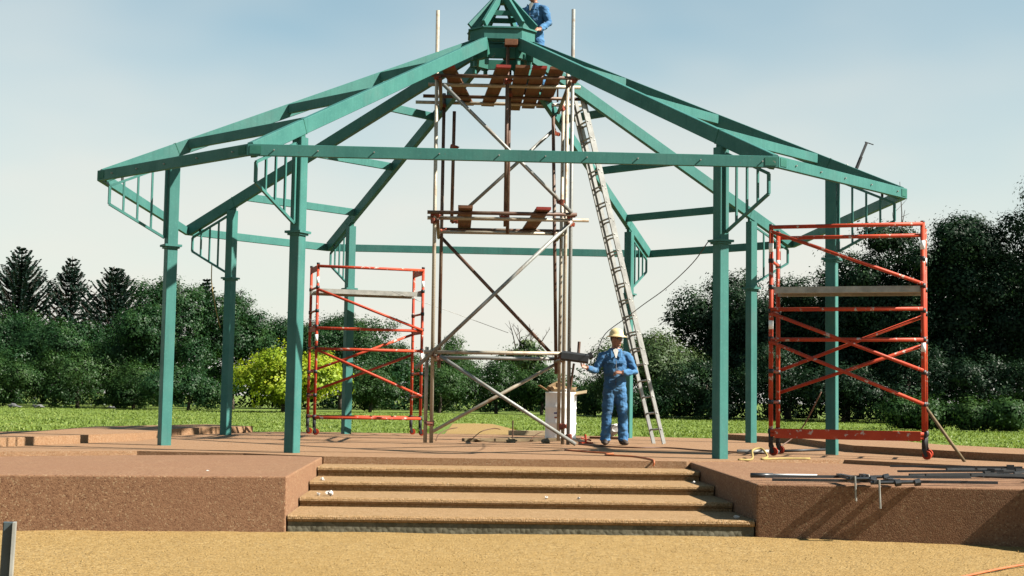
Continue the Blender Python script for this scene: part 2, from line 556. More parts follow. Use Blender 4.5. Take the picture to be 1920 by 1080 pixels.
li = [(-8.6, -6.9), (-6.5, -4.1), (-5.42, -1.0), (-5.42, 2.3), (-4.5, 4.9)]
lo = [(-10.2, -5.6), (-8.2, -3.0), (-7.0, -0.4), (-7.0, 2.9), (-5.6, 6.1)]
terrace('left_terrace', lo, li, 0.115, '')
ri = [(x * -1 - 0.0, y) for x, y in li]
ri[1] = (6.35, -4.0); ri[2] = (5.3, -1.6); ri[3] = (5.42, 2.3)
ro = [(-x, y) for x, y in lo]
terrace('right_terrace', ri, ro, 0.105, '')


def wall_thing(name, poly, z0, zt, mat, label, cat):
    o = MB().prism(poly, z0, zt).build(name, mat)
    bv = o.modifiers.new('edge', 'BEVEL')
    bv.width = 0.014
    bv.segments = 2
    bv.limit_method = 'ANGLE'
    return tag(o, label, cat)


wall_thing('plinth_wall', [(-2.24, -9.27), (-2.24, -5.05), (-3.6, -4.2), (-10, -6.0), (-10, -12.2), (-6.3, -12.0), (-5.05, -9.42)],
           GZ - 0.1, [-0.036, -0.004, -0.05, -0.11, -0.085, -0.06, -0.048],
           'plinth', 'reddish pebble concrete plinth left of the steps with sunlit inner end', 'wall')
wall_thing('plinth_wall', [(2.17, -9.27), (4.47, -9.88), (5.35, -11.5), (9.6, -11.6), (9.6, -6.0), (4.6, -3.6), (2.17, -5.05)],
           GZ - 0.1, [-0.048, -0.025, -0.02, -0.03, -0.06, -0.06, -0.004],
           'plinth', 'reddish pebble concrete plinth right of the steps with shaded inner end', 'wall')

steps = thing('entrance_steps', (0, -7.4, GZ), 'broad flight of tan pebble concrete steps between the two plinths', 'steps')
sx0, sx1 = -2.225, 2.155
STEP = [(-9.25, -0.392), (-8.2, -0.300), (-7.2, -0.196), (-6.3, -0.087)]
for i, (y, z) in enumerate(STEP):
    yb = STEP[i + 1][0] + 0.12 if i < 3 else -5.52
    mb = MB()
    # tread with a rounded overhanging nose
    prof = [(y + 0.028, z - 0.062), (y + 0.008, z - 0.055), (y, z - 0.035), (y + 0.004, z - 0.014), (y + 0.02, z), (yb, z), (yb, z - 0.062)]
    n = len(prof)
    mb.add([(x, p, q) for x in (sx0, sx1) for p, q in prof],
           [(k, n + k, n + (k + 1) % n, (k + 1) % n) for k in range(n)] + [tuple(range(n)), tuple(range(2 * n - 1, n - 1, -1))])
    tr = mb.build('tread', 'nosing', steps)
    zb = GZ - 0.05 if i == 0 else STEP[i - 1][1] - 0.03
    MB().box(((sx0 + sx1) / 2, y + 0.075, (z - 0.0625 + zb) / 2), (sx1 - sx0 - 0.004, 0.1, z - 0.0625 - zb)).build('riser', 'riser' if i == 0 else 'nosing', steps)

# ------------------------------------------------------------------ pavilion
RP, RE = 5.4, 6.468
ZE, FH = 3.593, 0.142
ZT = ZE + FH
RR, ZR = 0.60, 6.43
ANG = {2: -30, 3: 30, 1: -60, 4: 60, 5: -120, 8: 120, 6: -150, 7: 150}
pav = thing('pavilion_frame', (0, 0, 0), 'green steel pavilion frame with eight posts, bare rafters and pointed cap', 'pavilion')


def rad(k, r, z, off=0.0):
    a = R(ANG[k] if isinstance(k, int) else k)
    return Vector((r * math.sin(a) + off * math.cos(a), -r * math.cos(a) + off * math.sin(a), z))


def raft_z(r):
    return ZR + (ZT - ZR) * (r - RR) / (RE - RR)


for k in ANG:
    a = R(ANG[k])
    rdir = Vector((math.sin(a), -math.cos(a), 0))
    tdir = Vector((math.cos(a), math.sin(a), 0))
    rot = Matrix.Rotation(a, 3, 'Z')
    p = rad(k, RP, 0)
    zt = raft_z(RP) - 0.235
    post = MB().beam(p + Vector((0, 0, 0.0)), p + Vector((0, 0, zt)), 0.15, 0.15, tdir, 0.008).build('post', 'green', pav)
    mb = MB().box(p + Vector((0, 0, 2.749)), (0.19, 0.19, 0.024), rot).box(p + Vector((0, 0, 2.778)), (0.24, 0.24, 0.03), rot)
    mb.build('collar', 'green', post)
    MB().box(p + Vector((0, 0, zt + 0.03)), (0.06, 0.13, 0.06), rot).build('bearing_plate', 'green_dark', post)
    # rafter: box section, top edge on the roof line
    q0, q1 = rad(k, RR - 0.02, raft_z(RR - 0.02)), rad(k, RE - 0.05, raft_z(RE - 0.05))
    slope = (q1 - q0).normalized()
    nrm = tdir.cross(slope).normalized()
    if nrm.z < 0:
        nrm = -nrm
    rf = MB().beam(q0 - nrm * 0.095, q1 - nrm * 0.095, 0.085, 0.19, tdir, 0.006).build('rafter', 'green', pav)
    j = rad(k, RP, raft_z(RP)) - nrm * 0.095
    MB().beam(j - slope * 0.006, j + slope * 0.006, 0.092, 0.2, tdir).build('splice_plate', 'green_dark', rf)
    # fret bracket outside the post
    br = MB()
    sec = 0.034
    A, B = rad(k, 6.29, 3.54), rad(k, 6.29, 3.29)
    Cc, D = rad(k, 5.50, 2.885), rad(k, 5.50, 3.90)
    br.beam(A, B, sec, sec, tdir).beam(B, Cc, sec, sec, tdir).beam(Cc, D, sec, sec, tdir).beam(D, A, sec, sec, tdir)
    for zz in (3.0, 3.6):
        br.beam(rad(k, 5.47, zz), rad(k, 5.51, zz), 0.02, 0.02, tdir)
    bo = br.build('bracket', 'green', pav)
    for i in range(1, 4):
        r_ = 6.29 + (5.50 - 6.29) * i / 4
        f_ = i / 4
        MB().beam(rad(k, r_, 3.29 + (2.885 - 3.29) * f_), rad(k, r_, 3.54 + (3.90 - 3.54) * f_), 0.026, 0.026, tdir).build('baluster', 'green', bo)
    MB().beam(rad(k, 6.12, 3.60), rad(k, 6.12, 3.70), 0.03, 0.03, tdir).build('bracket_stud', 'black_steel', bo)

order = [2, 3, 4, 8, 7, 6, 5, 1]
for i, k in enumerate(order):
    k2 = order[(i + 1) % 8]
    a, b = rad(k, RE, ZE + FH / 2), rad(k2, RE, ZE + FH / 2)
    d = (b - a).normalized()
    out = Vector((d.y, -d.x, 0))
    if out.dot(a) < 0:
        out = -out
    fa = MB().beam(a - out * 0.03 + d * 0.004, b - out * 0.03 - d * 0.004, 0.06, FH, out, 0.004).build('fascia_beam', 'green', pav)
    L = (b - a).length
    for c in (a + d * 0.10, b - d * 0.10):
        pl_ = MB().beam(c - d * 0.07 + out * 0.003, c + d * 0.07 + out * 0.003, 0.008, 0.10, out).build('corner_plate', 'green_dark', fa)
    nb = 10 if L > 4 else 5
    for j in range(nb):
        s = (j + 0.5) / nb + (0.02 * math.sin(j * 5.1 + i))
        c = a + d * (L * s)
        MB().tube([c - out * 0.002, c + out * 0.022], 0.009, 6).build('bolt', 'alu', fa)
    if L < 4:
        for r_ in (5.2, 3.7, 2.2):
            z = raft_z(r_)
            p0, p1 = rad(k, r_, z - 0.082, 0), rad(k2, r_, z - 0.082, 0)
            dd = (p1 - p0).normalized()
            hh = 0.135
            MB().beam(p0 + dd * 0.047, p1 - dd * 0.047, 0.055, hh, out, 0.004).build('purlin', 'green', pav)


def ring_band(name, r0, r1, z0, z1, mat, parent):
    ks = order
    mb = MB()
    n = 8
    vs = []
    for r_, z in ((r1, z0), (r1, z1), (r0, z1), (r0, z0)):
        vs += [rad(k, r_, z) for k in ks]
    fs = []
    for s in range(4):
        for i in range(n):
            fs.append((s * n + i, s * n + (i + 1) % n, ((s + 1) % 4) * n + (i + 1) % n, ((s + 1) % 4) * n + i))
    mb.add(vs, fs)
    return mb.build(name, mat, parent)


crown = ring_band('crown_ring', 0.53, 0.60, 6.42, 6.585, 'green', pav)
ring_band('flange', 0.48, 0.635, 6.587, 6.612, 'green', crown)
ring_band('lower_flange', 0.45, 0.56, 6.395, 6.418, 'green_dark', crown)
low = ring_band('lower_ring', 0.42, 0.50, 6.13, 6.285, 'green_dark', pav)
for k in order:
    a = R(ANG[k])
    tdir = Vector((math.cos(a), math.sin(a), 0))
    MB().beam(rad(k, 0.52, 6.12), rad(k, 0.52, 6.44), 0.09, 0.08, tdir).build('hanger', 'green_dark', low)
    MB().beam(rad(k, 0.50, 6.02), rad(k, 0.50, 6.118), 0.05, 0.05, tdir).build('stub', 'green', low)
    MB().beam(rad(k, 0.60, 6.655), rad(k, 0.07, 7.235), 0.05, 0.12, tdir, 0.004).build('cap_rafter', 'green', pav)
ring_band('cap_collar', 0.25, 0.29, 6.87, 6.95, 'green_dark', pav)
MB().lathe((0, 0, 7.12), [(0.08, 0), (0.085, 0.16), (0.05, 0.24), (0.035, 0.42), (0.05, 0.46), (0.0, 0.5)], 12).build('finial', 'green', pav, True)

# ------------------------------------------------------------------ central tube scaffold
TR = 0.030
scaf = thing('tube_scaffold', (0.05, 0.45, 0), 'tall rusty tube scaffold tower standing under the pavilion cap', 'scaffold')


def tube_part(name, a, b, mat, parent=scaf, r=TR):
    return MB().tube([a, b], r, 9).build(name, mat, parent, True)


xL, xR, yF, yB = -1.03, 1.11, -0.60, 1.50
for a, b, m in (((xL + .02, yF, 0.02), (xL - 0.01, yF, 6.82), 'tube_pale'), ((xL - 0.075, yF + 0.03, 0.02), (xL - 0.075, yF + 0.03, 1.50), 'tube_pale'),
                ((xR, yF, 0.02), (xR, yF, 6.90), 'tube_grey'), ((xR - 0.075, yF + 0.12, 0.02), (xR - 0.07, yF + 0.12, 5.95), 'tube_pale'),
                ((-0.93, yB, 1.22), (-0.93, yB, 5.95), 'tube_rust'), ((-0.76, yB - .1, 3.72), (-0.75, yB - .1, 5.62), 'tube_rust'),
                ((1.12, yB, 0.02), (1.13, yB, 5.9), 'tube_pale'), ((1.06, yB - .1, 1.15), (0.95, yB - .1, 5.6), 'tube_rust'),
                ((0.085, yF + .12, 3.42), (0.08, yF + .12, 6.30), 'tube_rust'), ((0.16, 0.5, 3.42), (0.155, 0.5, 6.30), 'tube_rust')):
    tube_part('standard', a, b, m)
for y, z, x0, x1, m in ((yF - .05, 5.77, -1.12, 1.22, 'tube_rust'), (0.1, 5.79, -1.18, 1.30, 'tube_pale'), (0.95, 5.78, -1.28, 1.40, 'tube_rust'), (yB + .06, 5.80, -1.42, 1.48, 'tube_pale'),
                        (yF - .055, 3.60, -1.14, 1.20, 'tube_rust'), (yF + .09, 3.53, -1.14, 1.40, 'tube_pale'), (yB + .055, 3.60, -.95, 1.2, 'tube_rust'), (yB - .05, 3.54, -.95, 1.2, 'tube_pale'),
                        (yF - .055, 1.42, -1.15, 1.06, 'tube_pale'), (yB + .055, 1.40, -1.05, 1.16, 'tube_grey')):
    tube_part('transom', (x0, y, z), (x1, y, z + 0.01), m)
for x, z in ((xL + .05, 5.70), (xR - .05, 5.70), (xL + .05, 3.47), (xR - .05, 3.47), (xL + .05, 1.36), (xR - .05, 1.36)):
    tube_part('ledger', (x, yF - .15, z), (x, yB + .2, z), 'tube_rust')
for a, b, m in (((-.93, yF - .075, 5.62), (1.12, yF - .075, 3.63), 'tube_grey'), ((1.0, yB + .08, 5.4), (-.66, yB + .08, 3.82), 'tube_grey'),
                ((1.12, yF - .08, 3.50), (-1.28, yF - .08, 1.16), 'tube_grey'), ((-.93, yB + .08, 3.46), (.97, yB + .08, 1.52), 'tube_rust'),
                ((-.90, yF - .08, 1.36), (1.22, yF - .08, 0.03), 'tube_grey'), ((1.08, yB + .08, 1.33), (-1.06, yB + .08, 0.12), 'tube_pale')):
    tube_part('brace', a, b, m)
# couplers share one mesh
cm = MB().box((0, 0, 0), (0.085, 0.075, 0.055)).tube([(-0.05, -0.045, 0.0), (0.05, -0.045, 0.0)], 0.034, 8).tube([(0.0, 0.03, -0.045), (0.0, 0.03, 0.045)], 0.036, 8).tube([(0.05, -0.09, 0.01), (0.05, 0.02, 0.01)], 0.012, 6)
c0 = cm.build('coupler', 'coupler', None)
c0.parent = scaf
cpos = [(xL, yF, z) for z in (5.74, 3.57, 3.47, 1.40, 0.32)] + [(xR, yF, z) for z in (5.74, 3.60, 3.47, 0.14)] + [(-.93, yB, z) for z in (5.74, 3.57, 1.38)] + \
       [(1.12, yB, z) for z in (5.74, 3.56, 1.40)] + [(-.755, yB - .1, 5.0), (.08, yF + .12, 5.74), (.16, .5, 5.74), (.08, yF + .12, 3.55), (1.03, yF + .1, 1.38), (1.03, yF + .1, 0.30),
       (1.0, yB, 5.3), (.95, yF - .07, 3.80), (-.70, yB, 3.74), (1.12, yF, 1.38)]
for i, p in enumerate(cpos):
    o = c0 if i == 0 else c0.copy()
    if i:
        COL.objects.link(o)
    o.parent = scaf
    o.location = Vector(p) - scaf.location
    o.rotation_euler = (0.2 * math.sin(i * 3.1), 0.3 * math.sin(i * 1.7), i * 1.3)


def board(a, b, z0, z1, label, w=0.225, mat='board', red=True):
    a, b = Vector((*a, z0)), Vector((*b, z1))
    o = thing('scaffold_board', (a + b) / 2, label, 'board', 'boards on the tube scaffold')
    d = (b - a).normalized()
    MB().beam(a + d * 0.1, b - d * 0.02, w, 0.04, None, 0.004).build('plank', mat, o)
    for p, q in ((a, a + d * 0.099),):
        MB().beam(p, q, w + 0.003, 0.043, None, 0.004).build('board_end', 'board_red' if red else 'board', o)
    return o


DZ = 5.85
board((-0.88, -1.0), (-0.52, 1.95), DZ + .004, DZ + .004, 'brown board at the far left of the top deck, lying askew')
board((0.0, -1.05), (-0.17, 1.95), DZ, DZ, 'brown board alone in the middle of the top deck')
board((0.30, -1.05), (0.30, 2.25), DZ + .002, DZ + .002, 'leftmost board of the close row on the top deck', red=False)
board((0.56, -1.05), (0.55, 2.05), DZ, DZ, 'red-ended board in the middle of the close row on the top deck')
board((0.84, -1.0), (0.80, 2.0), DZ + .003, DZ + .003, 'rightmost board of the top deck beside the ladder', red=False)
board((-0.55, -0.95), (-0.54, 1.85), 3.66, 3.66, 'left board on the middle level of the tube scaffold', red=False)
board((0.66, -0.95), (0.58, 1.85), 3.66, 3.66, 'right board on the middle level of the tube scaffold')


def block(name, c, s, label, mat='board', rz=0.0):
    o = MB().box((0, 0, 0), s, Matrix.Rotation(rz, 3, 'Z')).build(name, mat)
    bv = o.modifiers.new('edge', 'BEVEL'); bv.width = 0.006; bv.segments = 1
    o.location = c
    return tag(o, label, 'block')


block('packing_block', (0.13, -0.52, 6.35), (0.21, 0.14, 0.10), 'brown packing block under the front of the crown ring')
block('packing_block', (0.16, 0.5, 6.35), (0.24, 0.18, 0.08), 'packing block on the second prop inside the crown ring')
for x, lab in ((-0.92, 'small timber block beside the left scaffold upright at the roof'), (0.98, 'small red timber block beside the right scaffold upright at the roof')):
    block('packing_block', (x, 1.5, 6.62 if x < 0 else 6.60), (0.20, 0.16, 0.09), lab, 'board_red')
    tube_part('jack', (x + .05, 1.5, 5.85), (x + .05, 1.5, 6.555), 'tube_rust', r=0.016)


# ------------------------------------------------------------------ orange mobile towers
def mobile_tower(label, p0, ux, long, depth, rungs, bars, diags, deck_z, wheel_mat, thick_top=False):
    u = Vector((math.cos(R(ux)), math.sin(R(ux)), 0))
    v = Vector((-u.y, u.x, 0))
    p0 = Vector((*p0, 0))
    o = thing('mobile_scaffold_tower', p0 + u * long / 2 + v * depth / 2, label, 'scaffold')
    P = lambda s, t, z: p0 + u * (s * long) + v * (t * depth) + Vector((0, 0, z))
    H = 3.14
    r = 0.031 if not thick_top else 0.028
    for s in (0, 1):
        for tt in (0, 1):
            MB().tube([P(s, tt, 0.30), P(s, tt, H)], r, 9).build('leg', 'orange', o, True)
            c = MB().tube([P(s, tt, 0.13), P(s, tt, 0.34)], 0.032, 9).tube([P(s, tt, 0.30), P(s, tt, 0.36)], 0.042, 9)
            co = c.build('caster', 'rubber', o, True)
            w0 = P(s, tt, 0.062) + u * 0.035
            wv = (u * 0.3 + v).normalized()
            MB().tube([w0 - wv * 0.02, w0 + wv * 0.02], 0.058, 14).build('wheel', wheel_mat, co, False)
            MB().beam(w0 + wv * 0.03 + Vector((0, 0, -.02)), P(s, tt, 0.15) + wv * 0.03, 0.045, 0.008, u).beam(w0 - wv * 0.03 + Vector((0, 0, -.02)), P(s, tt, 0.15) - wv * 0.03, 0.045, 0.008, u).build('fork', 'black_steel', co)
            MB().tube([P(s, tt, H - .01), P(s, tt, H + .025)], 0.03, 8).build('leg_cap', 'black_steel', o, True)
        for z in rungs:
            MB().tube([P(s, 0, z), P(s, 1, z)], 0.021, 8).build('rung', 'orange', o, True)
            for tt in (0, 1):
                MB().tube([P(s, tt, z - .03), P(s, tt, z + .03)], r + 0.0075, 8).build('joint_collar', 'black_steel', o, True)
        # white tape bands
        for tt, zz in ((0, 2.78), (0, 1.72 if s == 0 else 1.42), (1, 2.62)):
            MB().tube([P(s, tt, zz), P(s, tt, zz + .12)], r + 0.001, 9).build('tape_band', 'white', o, True)
    for tt, z in bars:
        off = v * (-0.03 if tt == 0 else 0.03)
        MB().tube([P(0.0, tt, z) + off, P(1.0, tt, z) + off], 0.027, 8).build('rail', 'orange', o, True)
    for tt, za, zb in diags:
        off = v * (-0.055 if tt == 0 else 0.055)
        MB().tube([P(0.0, tt, za) + off, P(1.0, tt, zb) + off], 0.0245, 8).build('brace', 'orange', o, True)
    dk = MB().beam(P(0.02, 0.5, deck_z), P(0.98, 0.5, deck_z), depth * 0.86, 0.03).build('deck', 'alu_dull', o)
    for tt in (0.06, 0.94):
        MB().beam(P(0.0, tt, deck_z - .01), P(1.0, tt, deck_z - .01), 0.035, 0.085).build('deck_rail', 'alu_dull', dk)
    if not thick_top:
        MB().beam(P(0.03, -.09, 0.31), P(0.98, -.09, 0.31), 0.03, 0.13, None, 0.005).build('toe_beam', 'orange', o)
    if thick_top:
        for s in (0, 1):
            MB().beam(P(s, 0.02, H - .07), P(s, 0.98, H - .07), 0.03, 0.10).build('toe_bracket', 'orange_red', o)
            MB().beam(P(s, 0.02, 1.95), P(s, 0.98, 1.95), 0.03, 0.09).build('toe_bracket', 'orange_red', o)
    return o


mobile_tower('orange wheeled scaffold tower at the back between the left posts', (-3.20, 3.5), 15, 1.99, 0.74,
             (2.71, 2.28, 1.99, 1.60, 1.16, 0.73, 0.34), ((0, 3.10), (0, 1.96), (0, 1.58), (0, 0.32), (1, 0.33)),
             ((0, 2.67, 1.97), (1, 1.16, 1.92), (0, 1.56, 0.74), (1, 0.77, 1.53)), 2.66, 'orange_red', True)
mobile_tower('orange wheeled scaffold tower at the right front beside the plinth', (3.63, -3.46), -20.5, 2.0, 0.74,
             (2.66, 2.30, 1.97, 1.59, 1.15, 0.73, 0.34), ((0, 3.12), (1, 3.06), (0, 1.99), (0, 1.58), (0, 0.34), (0, 0.29), (1, 0.33)),
             ((0, 3.06, 2.32), (0, 1.94, 1.17), (1, 1.17, 1.95), (0, 1.55, 0.73), (1, 0.86, 1.55)), 2.27, 'orange_red')

# ------------------------------------------------------------------ ladder
lad = thing('extension_ladder', (2.8, 1.25, 0), 'long aluminium extension ladder leaning from the floor to the top deck', 'ladder')
def ladder_section(base, top, w, name, off):
    base, top = Vector(base), Vector(top)
    d = (top - base).normalized()
    side = Vector((0.35, -0.94, 0)).normalized()
    side = (side - d * side.dot(d)).normalized()
    nrm = d.cross(side).normalized()
    base += nrm * off; top += nrm * off
    for s in (-1, 1):
        MB().beam(base + side * s * w / 2, top + side * s * w / 2, 0.028, 0.065, side, 0.004).build('stile', 'alu', lad)
    L = (top - base).length
    k = 0.25
    while k < L - 0.1:
        c = base + d * k
        MB().tube([c - side * (w / 2 + .018), c + side * (w / 2 + .018)], 0.016, 8).build('rung', 'alu_dull', lad, True)
        k += 0.28
ladder_section((2.80, 1.25, 0.0), (1.34, 1.05, 5.75), 0.36, 'l', 0.0)
ladder_section((2.44, 1.20, 1.30), (1.28, 1.04, 5.9), 0.31, 'u', 0.075)


# ------------------------------------------------------------------ cords, cables
def bez(pts, n=6):
    """smooth polyline through points (Catmull-Rom)"""
    P = [Vector(p) for p in pts]
    P = [P[0] * 2 - P[1]] + P + [P[-1] * 2 - P[-2]]
    out = []
    for i in range(1, len(P) - 2):
        for j in range(n):
            t_ = j / n
            out.append(0.5 * ((2 * P[i]) + (-P[i - 1] + P[i + 1]) * t_ + (2 * P[i - 1] - 5 * P[i] + 4 * P[i + 1] - P[i + 2]) * t_ ** 2 +
                              (-P[i - 1] + 3 * P[i] - 3 * P[i + 1] + P[i + 2]) * t_ ** 3))
    out.append(P[-2])
    return out


def cord(name, pts, r, mat, label, cat, n=6):
    o = MB().tube(bez(pts, n), r, 6).build(name, mat, None, True)
    return tag(o, label, cat)


cord('hanging_cable', [(2.52, -4.72, 2.75), (2.45, -4.0, 2.55), (2.32, -2.6, 2.33), (2.17, -1.2, 2.17), (2.02, -.4, 2.02), (1.72, -.25, 1.78), (1.58, -.3, 1.52), (1.44, -.33, 1.43)], 0.007, 'black_steel',
     'thin dark cable hanging from the right front post to the scaffold', 'cable')
cord('power_cord', [(1.34, 0.11, .012), (1.69, -.85, .012), (2.14, -1.16, .012), (2.62, -1.07, .012), (3.02, -2.1, .012), (3.5, -2.6, .012), (3.71, -2.9, .012), (4.0, -1.9, .012), (4.3, -.9, .012), (4.75, -.6, .3), (5.0, -.9, .9)], 0.012, 'cord_brown',
     'long brown power cord trailing across the pavilion floor', 'cord')
cord('orange_cord', [(0.9, -2.6, .012), (1.20, -3.3, .012), (1.45, -3.7, .012), (1.30, -4.2, .012), (1.61, -4.6, .012), (1.71, -5.3, .012), (1.72, -5.63, .0), (1.71, -5.65, -.06)], 0.012, 'cord_orange',
     'orange power cord running to the top step and hanging over it', 'cord')
cord('yellow_strap', [(2.85, -5.1, .010), (3.05, -4.95, .012), (3.2, -4.3, .10), (3.35, -4.15, .12), (3.35, -4.5, .03), (3.2, -4.85, .012), (3.5, -4.6, .012), (3.9, -4.5, .012)], 0.014, 'strap',
     'loose yellow strap lying at the foot of the right front post', 'strap')
cord('string_line', [(-1.85, 3.8, 2.68), (-0.8, 4.5, 2.38), (0.4, 5.4, 2.02)], 0.005, 'alu', 'thin string stretched from the rear orange tower to the right', 'string')
cord('hanging_strap', [(-5.05, 2.92, 3.05), (-5.04, 2.92, 2.7), (-4.96, 2.92, 2.28), (-4.90, 2.90, 2.05), (-4.86, 2.92, 1.9)], 0.010, 'strap', 'short tan rope end hanging beside the left rear post', 'rope')
cord('ground_string', [(2.9, -12.4, GZ + .012), (3.2, -12.05, GZ + .012), (3.82, -11.45, GZ + .02), (4.6, -10.9, GZ + .03)], 0.009, 'cord_orange', 'orange string line on the gravel before the right plinth', 'string')
tag(MB().tube([(3.28, -2.95, .035), (3.9, -2.78, .035)], 0.03, 10).build('loose_pipe', 'alu', None, True), 'short grey pipe lying on the floor by the right tower', 'pipe')
tag(MB().tube([(4.02, -2.35, .03), (4.75, -2.05, .05)], 0.02, 8).build('loose_bar', 'black_steel', None, True), 'short dark bar lying on the floor behind the right tower', 'bar')
tag(MB().tube([(5.50, -4.05, 0.78), (5.90, -4.55, 0.0)], 0.022, 8).build('timber_prop', 'timber', None, True), 'thin timber prop leaning against the right orange tower', 'prop')

# ------------------------------------------------------------------ sash cramp standing on the right rafter
cl = thing('sash_cramp', (5.24, -1.8, 4.16), 'dark bar cramp sticking up from the right-hand rafter', 'clamp')
MB().beam((5.2, -1.85, 4.05), (5.46, -1.8, 4.65), 0.02, 0.035).build('bar', 'black_steel', cl)
MB().beam((5.24, -1.85, 4.10), (5.37, -1.83, 4.42), 0.02, 0.03).build('jaw', 'black_steel', cl)
MB().tube([(5.14, -1.85, 4.30), (5.24, -1.85, 4.13)], 0.011, 6).build('screw', 'alu_dull', cl)
MB().tube([(5.43, -1.80, 4.655), (5.56, -1.80, 4.615)], 0.008, 6).build('handle', 'black_steel', cl)

# ------------------------------------------------------------------ white drum with scraps
dr = thing('steel_drum', (1.32, 3.6, 0), 'white steel drum filled with scraps behind the scaffold', 'drum')
prof = [(0.285, 0.0), (0.292, 0.012), (0.285, 0.03)]
for zz in (0.28, 0.57):
    prof += [(0.285, zz - .03), (0.298, zz), (0.285, zz + .03)]
prof += [(0.285, 0.83), (0.294, 0.845), (0.285, 0.855), (0.27, 0.85), (0.27, 0.6)]
MB().lathe((1.32, 3.6, 0), prof, 28).build('shell', 'white', dr, True)
for i, (ph, z, w, m) in enumerate(((-108, 0.47, 0.12, 'print_blue'), (-108, 0.39, 0.10, 'print_red'))):
    mb = MB()
    a0, a1 = R(ph) - w / 2 / .287, R(ph) + w / 2 / .287
    n = 5
    vs = [(1.32 + .2868 * math.cos(a0 + (a1 - a0) * k / n), 3.6 + .2868 * math.sin(a0 + (a1 - a0) * k / n), z + dz) for dz in (-.014, .014) for k in range(n + 1)]
    mb.add(vs, [(k, k + 1, n + 2 + k, n + 1 + k) for k in range(n)])
    mb.build('printed_mark', m, dr)
rs = random.Random(5)


def crumple(name, c, s, mat, label, seed, cat='scrap'):
    bm = bmesh.new()
    bmesh.ops.create_icosphere(bm, subdivisions=2, radius=1)
    rr = random.Random(seed)
    for v in bm.verts:
        k = 0.65 + 0.7 * noise.noise(v.co * 2.1 + Vector((seed * 3.1, 0, 0)))
        v.co = Vector((v.co.x * s[0] * k, v.co.y * s[1] * k, v.co.z * s[2] * k))
    me = bpy.data.meshes.new(name)
    bm.to_mesh(me); bm.free()
    me.materials.append(M[mat])
    o = bpy.data.objects.new(name, me)
    COL.objects.link(o)
    o.location = c
    o.rotation_euler = (rr.uniform(-.3, .3), rr.uniform(-.3, .3), rr.uniform(0, 6))
    return tag(o, label, cat)


crumple('crumpled_cardboard', (1.22, 3.55, 0.92), (0.24, 0.2, 0.16), 'card', 'crumpled brown cardboard heaped on the left of the drum', 3)
crumple('crumpled_cardboard', (1.46, 3.58, 0.88), (0.19, 0.18, 0.15), 'card', 'crumpled brown cardboard on the right of the drum', 8)
crumple('crumpled_paper', (1.36, 3.42, 0.87), (0.11, 0.1, 0.08), 'white_scrap', 'pale paper scrap on top of the white drum', 12)
tag(MB().beam((0.90, 3.5, 0.98), (1.20, 3.58, 0.80), 0.14, 0.012).build('card_flap', 'card'), 'brown card flap jutting from the left of the drum', 'scrap')
tag(MB().beam((1.50, 3.5, 0.82), (1.78, 3.42, 0.87), 0.11, 0.012, (0.2, .9, .5)).build('card_strip', 'pale_timber'), 'pale card strip jutting from the right of the drum', 'scrap')
# grinder box clamped at the worker's hand height
gb = thing('tool_casing', (1.22, -0.72, 1.38), 'dark metal tool casing clamped at the end of the scaffold rail', 'tool')
MB().beam((0.98, -0.72, 1.40), (1.40, -0.76, 1.35), 0.14, 0.15, None, 0.03).build('casing', 'dark_steel', gb)
MB().beam((1.39, -0.76, 1.38), (1.46, -0.77, 1.42), 0.10, 0.10, None, 0.02).build('end_cap', 'rubber', gb)
MB().tube([(1.24, -0.68, 1.30), (1.26, -0.66, 1.62)], 0.024, 8).build('handle', 'tube_rust', gb)
MB().tube([(1.18, -0.66, 1.28), (1.13, -0.6, 0.85)], 0.018, 8).build('stay', 'tube_rust', gb)

# ------------------------------------------------------------------ floor debris
tag(MB().beam((-0.5, 0.95, 0.03), (0.75, 1.45, 0.03), 0.12, 0.05).build('timber_baulk', 'timber'), 'weathered timber baulk on the floor inside the scaffold', 'timber')
tag(MB().beam((0.35, 1.9, 0.025), (1.25, 2.1, 0.025), 0.10, 0.045).build('timber_baulk', 'timber'), 'short weathered timber behind the long floor baulk', 'timber')
tag(MB().beam((0.45, 5.55, 0.05), (1.55, 5.6, 0.05), 0.22, 0.09).build('pale_plank', 'pale_timber'), 'pale plank at the rear floor edge left of the drum', 'plank')
tag(MB().beam((1.9, 3.9, 0.02), (2.5, 3.7, 0.02), 0.1, 0.04).build('dark_plank', 'board'), 'dark plank offcut on the floor right of the drum', 'plank')
for i, (pts, lab) in enumerate((([(-.95, .7, .01), (-.9, .75, .12), (-.75, .85, .2), (-.6, .9, .23)], 'thin bent wire rising at the left of the floor timber'),
                                ([(-.35, .9, .05), (-.2, 1., .17), (0.0, 1.1, .22), (.12, 1.1, .21)], 'thin bent wire arching over the floor timber'),
                                ([(.62, 1.2, .02), (.72, 1.25, .12), (.85, 1.3, .18)], 'thin bent wire at the right end of the floor timber'))):
    cord('bent_wire', pts, 0.008, 'cord_brown', lab, 'wire', 4)
tag(MB().tube([(.32, 1.0, 0.02), (.32, 1.0, .36)], 0.011, 6).build('steel_peg', 'tube_rust'), 'upright rusty peg in the middle of the scaffold floor', 'peg')
for i in range(3):
    x, y = (-.25, .62)[0] + i * .55, .75 + .1 * math.sin(i * 2)
    crumple('floor_rubble', (x, y, 0.035), (0.16, 0.1, 0.045), 'timber', ('brown rubble lump at the left end of the floor timber', 'brown rubble lump before the middle of the floor timber', 'brown rubble lump at the right end of the floor timber')[i], 30 + i, 'rubble')
rf_ = thing('red_base_jack', (1.53, 0.9, 0), 'small red base jack standing on the floor beside the worker', 'jack')
MB().box((1.53, 0.9, 0.012), (0.2, 0.16, 0.022), Matrix.Rotation(.3, 3, 'Z')).build('plate', 'orange_red', rf_)
